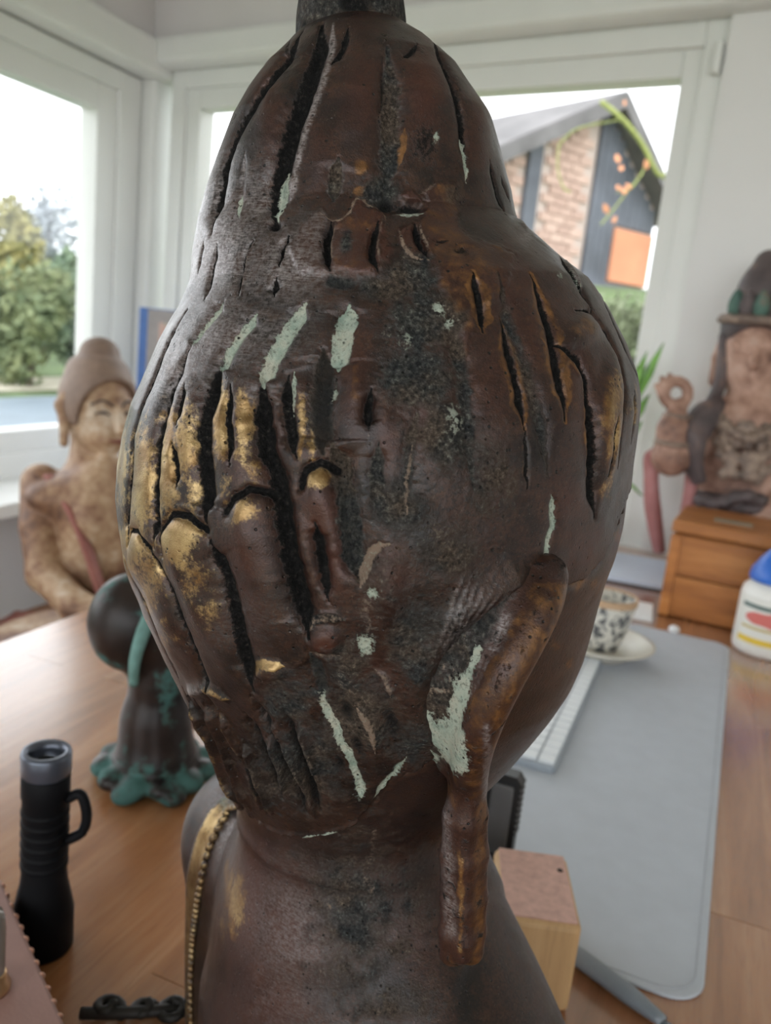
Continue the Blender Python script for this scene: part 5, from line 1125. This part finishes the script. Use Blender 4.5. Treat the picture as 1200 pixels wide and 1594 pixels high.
tube('hair_strand', smooth_path([hc-sd_*.060+Zu*.03, p(1126, 560, .0), p(1120, 600), p(1100, 640, -.03)] if (sd_@_R) > 0 else [hc+sd_*.060+Zu*.03, p(1126, 560, .0), p(1120, 600), p(1100, 640, -.03)], 20), .014, M['darkp'], rs, 10)
cb = bmesh.new()
crn = tube('crown_band', [hc+Zu*.062+(_R*math.cos(a)+_F*math.sin(a))*.073 for a in np.linspace(0, 2*math.pi, 40)], .010, M['beads'], rs, 8)
for k in range(7):
    a = R_(200+k*24); c_ = hc+Zu*.088+(_R*math.cos(a)+_F*math.sin(a))*.066
    f = Field(c_-.035, c_+.045, .0035); f.ell(c_, (.016, .012, .026), .004); f.ell(c_+Zu*.022, (.009, .009, .012), .006); link('crown_leaf', f.mesh('crown_leaf'), M['greenp'] if k % 2 == 0 else M['darkp'], rs)
for nm, pts, r_ in (('necklace', [(1118, 648, -.055), (1140, 672, -.085), (1168, 684, -.095), (1196, 672, -.085), (1218, 648, -.05)], .011), ('necklace', [(1122, 662, -.06), (1135, 700, -.085), (1166, 722, -.09), (1198, 700, -.085), (1214, 665, -.05)], .010)):
    tube(nm, smooth_path([p(*q) for q in pts], 30), r_*(1+.25*np.sin(np.arange(30)*2.1)), M['beads'], rs, 8)
pb = Field(p(1168, 690)-.16, p(1168, 690)+.16, .0035); rr = np.random.default_rng(3)
for k in range(70):                              # carved chest ornaments: rosettes and pendants lying on the breast
    x_ = 1118+rr.uniform(0, 1)*100; y_ = 655+rr.uniform(0, 1)*95; q_ = (x_-1165)/55
    if abs(q_) > 1-.25*((y_-655)/95): continue
    pb.ell(p(x_, y_, -.088+.035*q_*q_-(.006 if y_ > 700 else 0)), (.0085+.004*rr.uniform(), .008, .008+.006*rr.uniform()), .004)
link('chest_ornament', pb.mesh('chest_ornament'), M['beads'], rs)
for nm, pts, r_ in (('shawl', [(1118, 628, -.02), (1098, 645, -.055), (1082, 680, -.07), (1078, 715, -.06), (1088, 750, -.05)], [.018, .030, .032, .026, .018]), ('shawl', [(1216, 628, -.02), (1238, 655, -.055), (1256, 700, -.06), (1262, 760, -.05)], [.018, .030, .030, .02])):
    tube(nm, smooth_path([p(*q) for q in pts], 24), np.interp(np.linspace(0, 1, 24), np.linspace(0, 1, len(r_)), r_), M['darkp'] if nm else 0, rs, 12, .8)
for x_, y_ in ((1047, 690), (1055, 648)): tube('bracelet', [p(x_, y_, -.06)+(_R*math.cos(a)+_F*math.sin(a))*(.033 if y_ > 660 else .026) for a in np.linspace(0, 2*math.pi, 20)], .0055, M['beads'], rs, 8)
f = Field(p(1175, 770)-.2, p(1175, 770)+.2, .005); f.ell(p(1165, 785), (.125, .088, .028), .01, GM)
for k in range(9): f.ell(p(1092+k*18, 778+6*math.sin(k*1.3), -.085+.010*abs(k-4)*.6), (.017, .017, .015), .006)
link('belt', f.mesh('belt'), M['darkp'], rs)
tube('scarf', smooth_path([p(1100, 650, -.03), p(1086, 700, -.04), p(1076, 750, -.03), p(1070, 800, -.02), p(1068, 850, .0)], 24), .024, M['pinkr'], rs, 10, .5)
tube('scarf', smooth_path([p(1040, 700, -.04), p(1016, 715, .02), p(1014, 770, .04), p(1020, 820, .05), p(1026, 858, .06)], 24), np.interp(np.arange(24), [0, 6, 14, 23], [.014, .022, .028, .020]), M['pinkr'], rs, 10, .6)
f = Field(np.array((rc[0]-.24, rc[1]-.14, Z0-.005)), np.array((rc[0]+.24, rc[1]+.14, Z0+.13)), .005)
f.ell((rc[0], rc[1]+.0, Z0+.05), (.155, .105, .055), .03, GM); f.F = np.maximum(f.F, (Z0-(f.lo[2]+.005*np.arange(f.n[2])))[None, None, :]); link('seat', f.mesh('seat'), M['pinkr'], rs)

# ---- picture with blue edge leaning in the window corner
M['bluee'] = plain('blue_edge', (.06, .15, .42), .5); M['frameg'] = plain('grey_passepartout', (.33, .31, .31), .7); M['pict'] = patchy('pink_print', [(.3, (.36, .26, .24)), (.5, (.58, .38, .33)), (.7, (.20, .38, .34))], 22)
pq = P(222, 500, 2.38); pf = empty('picture', (pq[0]+.12, pq[1]+.05, .331), 'tall grey picture panel with blue edge standing in the window corner beside the wooden statue', 'picture')
PR = Matrix.Rotation(YAW+R_(8), 3, 'Z'); pw = PR @ Vector((1, 0, 0)); pnv = PR @ Vector((0, -1, 0)); pc = Vector((pq[0], pq[1], 0))+pw*.15; ph = P(222, 478, 2.38)[2]
box('blue_back', (pc.x, pc.y, (.331+ph)/2), (.315, .030, ph-.331), M['bluee'], pf, .002, PR); qq = pc+pnv*.018+pw*.012; box('mount', (qq.x, qq.y, (.336+ph)/2), (.290, .008, ph-.341), M['frameg'], pf, .002, PR)
qq = pc+pnv*.023+pw*.012; box('print', (qq.x, qq.y, (.336+ph)/2), (.225, .003, ph-.41), M['pict'], pf, .001, PR)
# ---- pot plant before the end wall
M['leafg'] = plain('plant_leaf', (.16, .36, .055), .45, var=.3, scale=20); M['pot'] = plain('grey_pot', (.38, .38, .37), .6)
pp = P(915, 850, 1.98); pp = np.array((pp[0], pp[1], Z0)); plt_ = empty('potted_plant', pp, 'green leafy pot plant before the end wall, half hidden behind the bronze head', 'plant')
lathe('pot', [(0, 0), (.042, 0), (.046, .004), (.056, .085), (.060, .088), (.060, .098), (.054, .098), (.052, .085), (0, .080)], pp, M['pot'], plt_)
for k, (tx, ty, dt, w_) in enumerate(((1034, 532, -.08, .020), (1008, 545, -.06, .020), (1012, 612, -.05, .022), (1000, 655, -.02, .020), (960, 520, .0, .018), (925, 560, -.05, .018), (985, 735, -.05, .016), (900, 620, -.02, .017), (972, 600, -.08, .016), (940, 640, -.1, .016), (1000, 770, -.02, .014))):
    tip = P(tx, ty, 1.93+dt); b0 = pp+np.array((0, 0, .085)); mid = b0*.55+tip*.45+np.array((0, 0, .06)); pa = smooth_path([b0, mid, tip], 14); d_ = tip-b0; sdv = np.cross(d_, Zu); sdv /= np.linalg.norm(sdv); sdv = sdv*.6+np.array((_R*.5)); sdv /= np.linalg.norm(sdv)
    wv = np.interp(np.linspace(0, 1, 14), [0, .35, .75, 1], [.12, .35, 1, .03])*w_
    V = np.concatenate([pa-sdv*wv[:, None], pa+np.array((0, 0, -.003)), pa+sdv*wv[:, None], pa+np.array((0, 0, -.0045))]); i, j = np.meshgrid(np.arange(4), np.arange(13), indexing='ij'); i2 = (i+1) % 4
    link('leaf', np_mesh('leaf', V, np.stack([i*14+j, i2*14+j, i2*14+j+1, i*14+j+1], -1).reshape(-1, 4)), M['leafg'], plt_)
